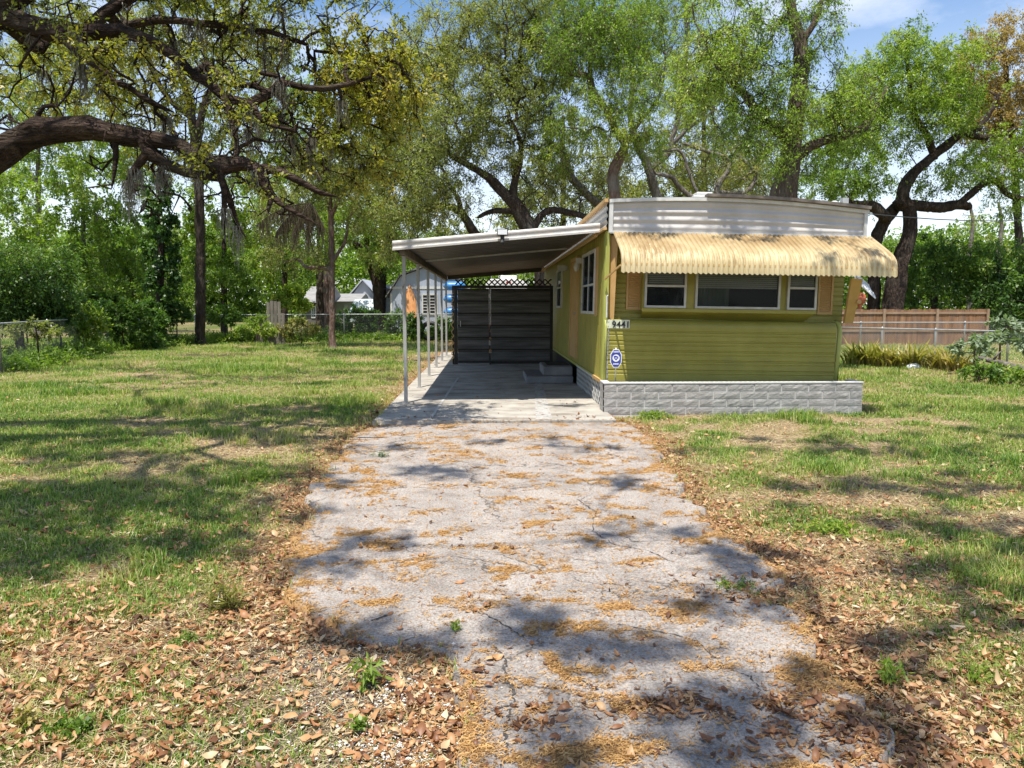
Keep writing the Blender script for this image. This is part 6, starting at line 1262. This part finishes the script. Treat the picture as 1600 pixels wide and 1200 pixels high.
shrub('vine_mass', 'mat of dark vines hanging over the side fence at its middle', 'vine', 190, 497, 26.6, 50, 28, 'lf_dark', 2.0, .5, .11, dep=.5)
shrub('vine_mass', 'clump of bright star-leaved vine on the side fence nearest its yellow leaves', 'vine', 132, 505, 24.7, 30, 26, 'lf_green', 1.7, .55, .11, dep=.4)
shrub('vine_mass', 'brownish tangle of vine on the near end of the side fence by its first post', 'vine', 55, 515, 20, 40, 12, 'lf_olive', 1.2, .3, .09, dep=.4)
shrub('vine_mass', 'dark vines spilling over the fence at the foot of the straight trunk', 'vine', 275, 490, 30, 26, 16, 'lf_dark', 1.6, .35, .11, dep=.4)
shrub('vine_mass', 'dark green vine on the fence right of the straight trunk', 'vine', 350, 492, 32.2, 30, 14, 'lf_dark', 1.5, .5, .12, dep=.4)
shrub('vine_mass', 'thick dark vine heap on the fence left of the bright star-leaved vine', 'vine', 92, 492, 23.3, 26, 18, 'lf_dark', 1.5, .35, .11, dep=.4)
shrub('vine_mass', 'dark leafy vine wall on the fence left of the vine-covered trunk', 'vine', 235, 500, 28.4, 32, 30, 'lf_dark', 2.0, .4, .11, dep=.4)
shrub('undergrowth_bush', 'shaded bush beyond the side fence below the big rounded bush', 'bush', 40, 496, 28, 60, 16, 'lf_dark', 1.6, .3, .13, dep=1.0)
shrub('undergrowth_bush', 'shaded bush beyond the fence between vine heap and dark tree', 'bush', 150, 480, 33, 60, 26, 'lf_dark', 1.6, .45, .15, dep=1.2)
shrub('undergrowth_bush', 'shaded bush beyond the rear fence right of the straight trunk', 'bush', 360, 480, 37, 50, 24, 'lf_green', 1.6, .4, .16, dep=1.2)
shrub('low_bush', 'low dark green undergrowth below the vines of the side fence', 'bush', 220, 532, 27.5, 40, 12, 'lf_dark', 1.8, .4, .10, dep=.6)
shrub('low_bush', 'small leafy ground bush in front of the near side fence', 'bush', 108, 548, 22.5, 32, 10, 'lf_green', 1.5, .35, .09, dep=.5)
shrub('silver_shrub', 'silvery pale-leaved sapling before the right end of the silver chain-link fence', 'shrub', 1565, 522, 17.0, 40, 26, 'lf_silver', .8, .5, .13, .55, dep=.6)
shrub('silver_shrub', 'lower silvery branch mass left of the silvery sapling by the chain-link fence', 'shrub', 1525, 540, 16.6, 30, 18, 'lf_silver', .7, .4, .12, .5, dep=.5)
shrub('leafy_bush', 'bright green and yellow leafy bush below the fallen log at the right edge', 'bush', 1585, 590, 14.6, 40, 18, 'lf_green', 2.0, .62, .09, .5, dep=.7)
shrub('leafy_bush', 'dark-centred leafy bush left of the yellowest bush under the fallen log', 'bush', 1535, 588, 14.8, 34, 20, 'lf_dark', 1.8, .6, .09, .45, dep=.6)
# fallen log
a = [at(1527, 558, 15.6), at(1545, 563, 15.5), at(1563, 567, 15.4), at(1585, 574, 15.2), at(1620, 580, 15.0)]; mb = MB(); mb.tube(a, [.035, .05, .06, .075, .08], 10); b_ = at(1552, 563, 15.45); mb.tube([b_, at(1560, 552, 15.4), at(1566, 548, 15.4)], [.03, .02, .012], 7)
o = mb.build('fallen_log', M['bark_pale'], smooth=True); bs = Vector((a[2].x, a[2].y, 0)); o.data.transform(Matrix.Translation(-bs)); o.location = bs; tag(o, 'broken pale log leaning over the leafy bushes at the right edge', 'log')
# strap-leaved plants
def strap_plant(label, px, Y, n, h_, sp, leaf='lf_yellow', tone=.5, name='strap_leaf_plant', seed=0, width=.022, group='strap-leaved plants along the right fence'):
    r = np.random.default_rng(seed+100); b = at(px, 500, Y); k = 6
    az = r.uniform(0, 6.28, n); ln = r.uniform(.6, 1.15, n)*h_; bend = r.uniform(.35, 1.3, n); o_ = r.normal(0, sp*.45, (n, 2)); V = []
    d = np.stack([np.cos(az), np.sin(az)], 1); s = np.stack([-np.sin(az), np.cos(az)], 1)
    for i in range(k):
        t = i/(k-1); w_ = width*(1-t**2.2)*(.7+.6*min(1, t*3)); rr = ln*(bend*t*t*.75+.12*t); z = ln*t*(1-.42*bend*t)
        for sd in (-1, 1): V.append(np.stack([o_[:, 0]+d[:, 0]*rr+s[:, 0]*w_*sd, o_[:, 1]*.6+d[:, 1]*rr+s[:, 1]*w_*sd, z], 1))
    V = np.stack(V, 1).reshape(-1, 3); q = np.array([[2*i, 2*i+1, 2*i+3, 2*i+2] for i in range(k-1)]); F = (np.arange(n)[:, None, None]*2*k+q[None]).reshape(-1, 4)
    tn = np.repeat(np.clip(r.normal(tone, .2, n), 0, 1), 2*k)
    o = link(name, np_mesh(name, V, F, M[leaf], True, {'tone': ('POINT', np.clip(tn+.25, 0, 1))}), None, (b.x, Y, 0)); tag(o, label, 'plant', group)
spl = [(1345, 19.4, 'darkest strap-leaved plant clump, touching the right corner of the home', .2), (1372, 19.2, 'first yellow-green strap-leaved clump right of the darkest one', .5), (1400, 18.9, 'tall yellow-green strap-leaved clump under the first fence post', .55), (1430, 18.7, 'dense yellow-green strap-leaved clump behind the small white litter', .5), (1478, 18.2, 'yellowish strap-leaved clump right of the small white litter', .6), (1502, 17.6, 'tan and yellow strap-leaved clump left of the leafy bushes', .75)]
for i, (px, Y, lb, tn_) in enumerate(spl): strap_plant(lb, px, Y, 105, .86-.05*(i%3), .40, tone=tn_, seed=i)
mb = MB(); q = gnd(1428, 576)
rs = random.Random(4); ring = [[(q.x+.22*c_*math.cos(a)*rs.uniform(.7, 1.1), q.y+.12*c_*math.sin(a), z_+rs.uniform(0, .03)) for a in np.linspace(0, 6.28, 9, endpoint=False)] for c_, z_ in ((1, 0), (.85, .07), (.4, .12), (.05, .10))]
mb.sheet(ring, close=True); tag(mb.build('plastic_bag', M['pale']), 'crumpled white plastic bag on the grass before the strap-leaved plants', 'bag')
def fence_weeds():
    r = np.random.default_rng(31); lines = [((-11.9, 18.2), (-12.6, 21.4)), ((-12.6, 21.4), (-13.5, 24.9)), ((-13.5, 24.9), (-13.1, 28)), ((-13.1, 28), (-12.6, 32)), ((-12.6, 32), (-3.6, 34.5)), ((-12.6, 32.6), (-3.6, 35.1)), ((-3.6, 34.5), (-.8, 35.3)), ((-14.5, 22), (-15, 33)), ((-13.5, 35), (-6, 38))]; T_ = []; tn = []
    for (xa, ya), (xb, yb) in lines:
        L_ = math.hypot(xb-xa, yb-ya); n = int(L_*130); u = r.random(n); x = xa+(xb-xa)*u+r.normal(0, .38, n); y = ya+(yb-ya)*u+r.normal(0, .32, n); hm = .08+.8*fbm(x*.7, y*.7, 301)**1.5; T_.append(np.stack([x, y, hm*r.uniform(.05, 1, n)], 1)); tn.append(np.clip(fbm(x*.5, y*.5, 302)*1.1-.05, 0, 1))
    P = np.concatenate(T_); tn = np.concatenate(tn); d = np.zeros_like(P); d[:, 2] = .8
    V, F, T2, S0, S1 = leaves_np(P, d, r, 4, 3, .10, .38, tn, .22, .1); V[:, 2] = np.maximum(V[:, 2], .0)
    base = P.copy(); base[:, 2] = 0; v, f = prisms_np(base[::2], P[::2]+.001, .005, .002)
    tag(link('fence_weeds', np_mesh('fence_weeds', np.concatenate([V, v]), np.concatenate([F, f+len(V)]), M['lf_green'], False, {'tone': ('POINT', np.concatenate([T2, np.full(len(v), .1)]))})), 'tangled green weeds growing along the foot of the left and rear fences', 'weeds', kind='stuff')
fence_weeds()
# drooping brown palm fronds left of the small tree
def fronds():
    r = np.random.default_rng(21); Yp = 24.0; b = at(486, 318, Yp); A, B = [], []; mbp = MB()
    for ex, ey, mid in ((400, 352, 322), (430, 365, 330), (455, 368, 336), (480, 366, 345), (505, 352, 336)):
        e = at(ex, ey, Yp+r.uniform(-.5, .5)); m_ = at((486+ex)/2, mid-6, Yp); pts = []
        for t in np.linspace(0, 1, 14): pts.append(b*(1-t)**2+m_*2*t*(1-t)+e*t*t)
        mbp.tube(pts, [.022*(1-.8*t) for t in np.linspace(0, 1, 14)], 5)
        for _ in range(150):
            k = r.uniform(1, 12.9); i = int(k); p = pts[i].lerp(pts[i+1], k-i); L_ = r.uniform(.35, .8); A.append(tuple(p)); B.append(tuple(p+Vector((r.normal(0, .10), r.normal(0, .1), -L_))))
    t = thing('palm_fronds', 'brown drooping dead palm fronds hanging left of the small tree crown', 'palm fronds', b)
    mbp.build('rib', M['bark'], t, base=b); v, f = prisms_np(np.array(A)-np.array(b)[None], np.array(B)-np.array(b)[None], .011, .003); link('leaflets', np_mesh('leaflets', v, f, M['fern'], False, {'tone': ('POINT', r.random(len(v)))}), t)
fronds()
# weeds on the lawns and pavement
def weed(label, px, py, n, h_, sp, kind='lf_green', tone=.5, width=.010, name='weed'):
    g = gnd(px, py); r_ = np.random.default_rng(int(px+py)); strap = kind
    size = h_*.45; nn = n; tips = np.stack([r_.normal(0, sp*.5, nn), r_.normal(0, sp*.4, nn), r_.uniform(.01, h_*.7, nn)], 1); dirs = np.zeros((nn, 3)); dirs[:, 2] = .6
    V, F, T_, S0, S1 = leaves_np(tips, dirs, r_, 3, 3, size, width, np.full(nn, tone), h_*.5, .0); V[:, 2] = np.maximum(V[:, 2], .005)
    S0 = tips*np.array([.3, .3, 0]); v, f = prisms_np(S0, tips, .002); off = len(V)
    o = link(name, np_mesh(name, np.concatenate([V, v]), np.concatenate([F, f+off]), M[strap], False, {'tone': ('POINT', np.concatenate([T_, np.full(len(v), .3)]))}), None, (g.x, g.y, 0)); tag(o, label, 'weed', 'weeds on the lawns and driveway')
for a in (('small tree seedling with yellow leaves at the bottom left corner', 40, 1140, 9, .085, .04, 'lf_yellow', .95, .5), ('round-leaved green weed right of the yellow-leaved seedling', 110, 1142, 40, .045, .10, 'lf_green', .35, .8),
          ('tall thin green weed in the leaf litter left of the driveway crack', 575, 1068, 11, .13, .03, 'lf_green', .5, .22), ('tiny green weed below the tall thin weed on the leaf litter', 562, 1140, 12, .05, .025, 'lf_green', .4, .7),
          ('tiny weed growing from the driveway crack', 713, 985, 8, .05, .015, 'lf_green', .6, .5), ('leafy green tuft on the left lawn nearest the driveway bend', 408, 745, 60, .09, .22, 'lf_green', .6, .3),
          ('flat grassy weed on the right driveway edge notch', 1145, 918, 26, .04, .16, 'lf_green', .4, .4), ('broad-bladed weed clump in the leaves at the lower right', 1530, 1062, 16, .09, .10, 'lf_green', .55, .2), ('upright weed sprig in the leaves on the lower right lawn', 1390, 1065, 12, .10, .05, 'lf_green', .5, .25),
          ('bright green weed at the planter foot near the driveway', 1020, 652, 60, .09, .26, 'lf_green', .6, .5), ('tiny weed on the far driveway near its left edge', 594, 714, 14, .06, .10, 'lf_silver', .3, .5), ('small weed sprig against the planter wall under its middle', 1142, 645, 16, .2, .06, 'lf_green', .6, .4),
          ('green weed patch at the left driveway margin below the grass bend', 295, 1005, 20, .035, .08, 'lf_green', .35, .6), ('yellow-green grass tuft in the leaves left of the driveway', 350, 950, 40, .14, .09, 'lf_yellow', .35, .12), ('lime green clover patch on the right lawn', 1300, 830, 50, .07, .22, 'lf_green', .65, .5)):
    weed(*a)
# far woods: one mass nobody could count
def woods():
    r = np.random.default_rng(77); n = 30000; x = r.uniform(-85, 95, n); y = 78+r.uniform(-6, 8, n)+.0*x; top = 5.5+4.5*fbm(x*.12, x*0, 88)+2*fbm(x*.6, x*0, 89); z = r.uniform(0, 1, n)**.8*top
    tips = np.stack([x, y, z], 1); dirs = r.normal(0, 1, (n, 3)); V, F, T_, a, b_ = leaves_np(tips, dirs, r, 3, 3, .42, .6, .45+.3*(fbm(x*.2, z*.4, 90)-.5), 1.0, .3)
    tag(link('far_woods', np_mesh('far_woods', V, F, M['lf_green'], False, {'tone': ('POINT', T_)})), 'hazy far line of green woods closing the horizon behind the yards', 'woods', kind='stuff')
woods()
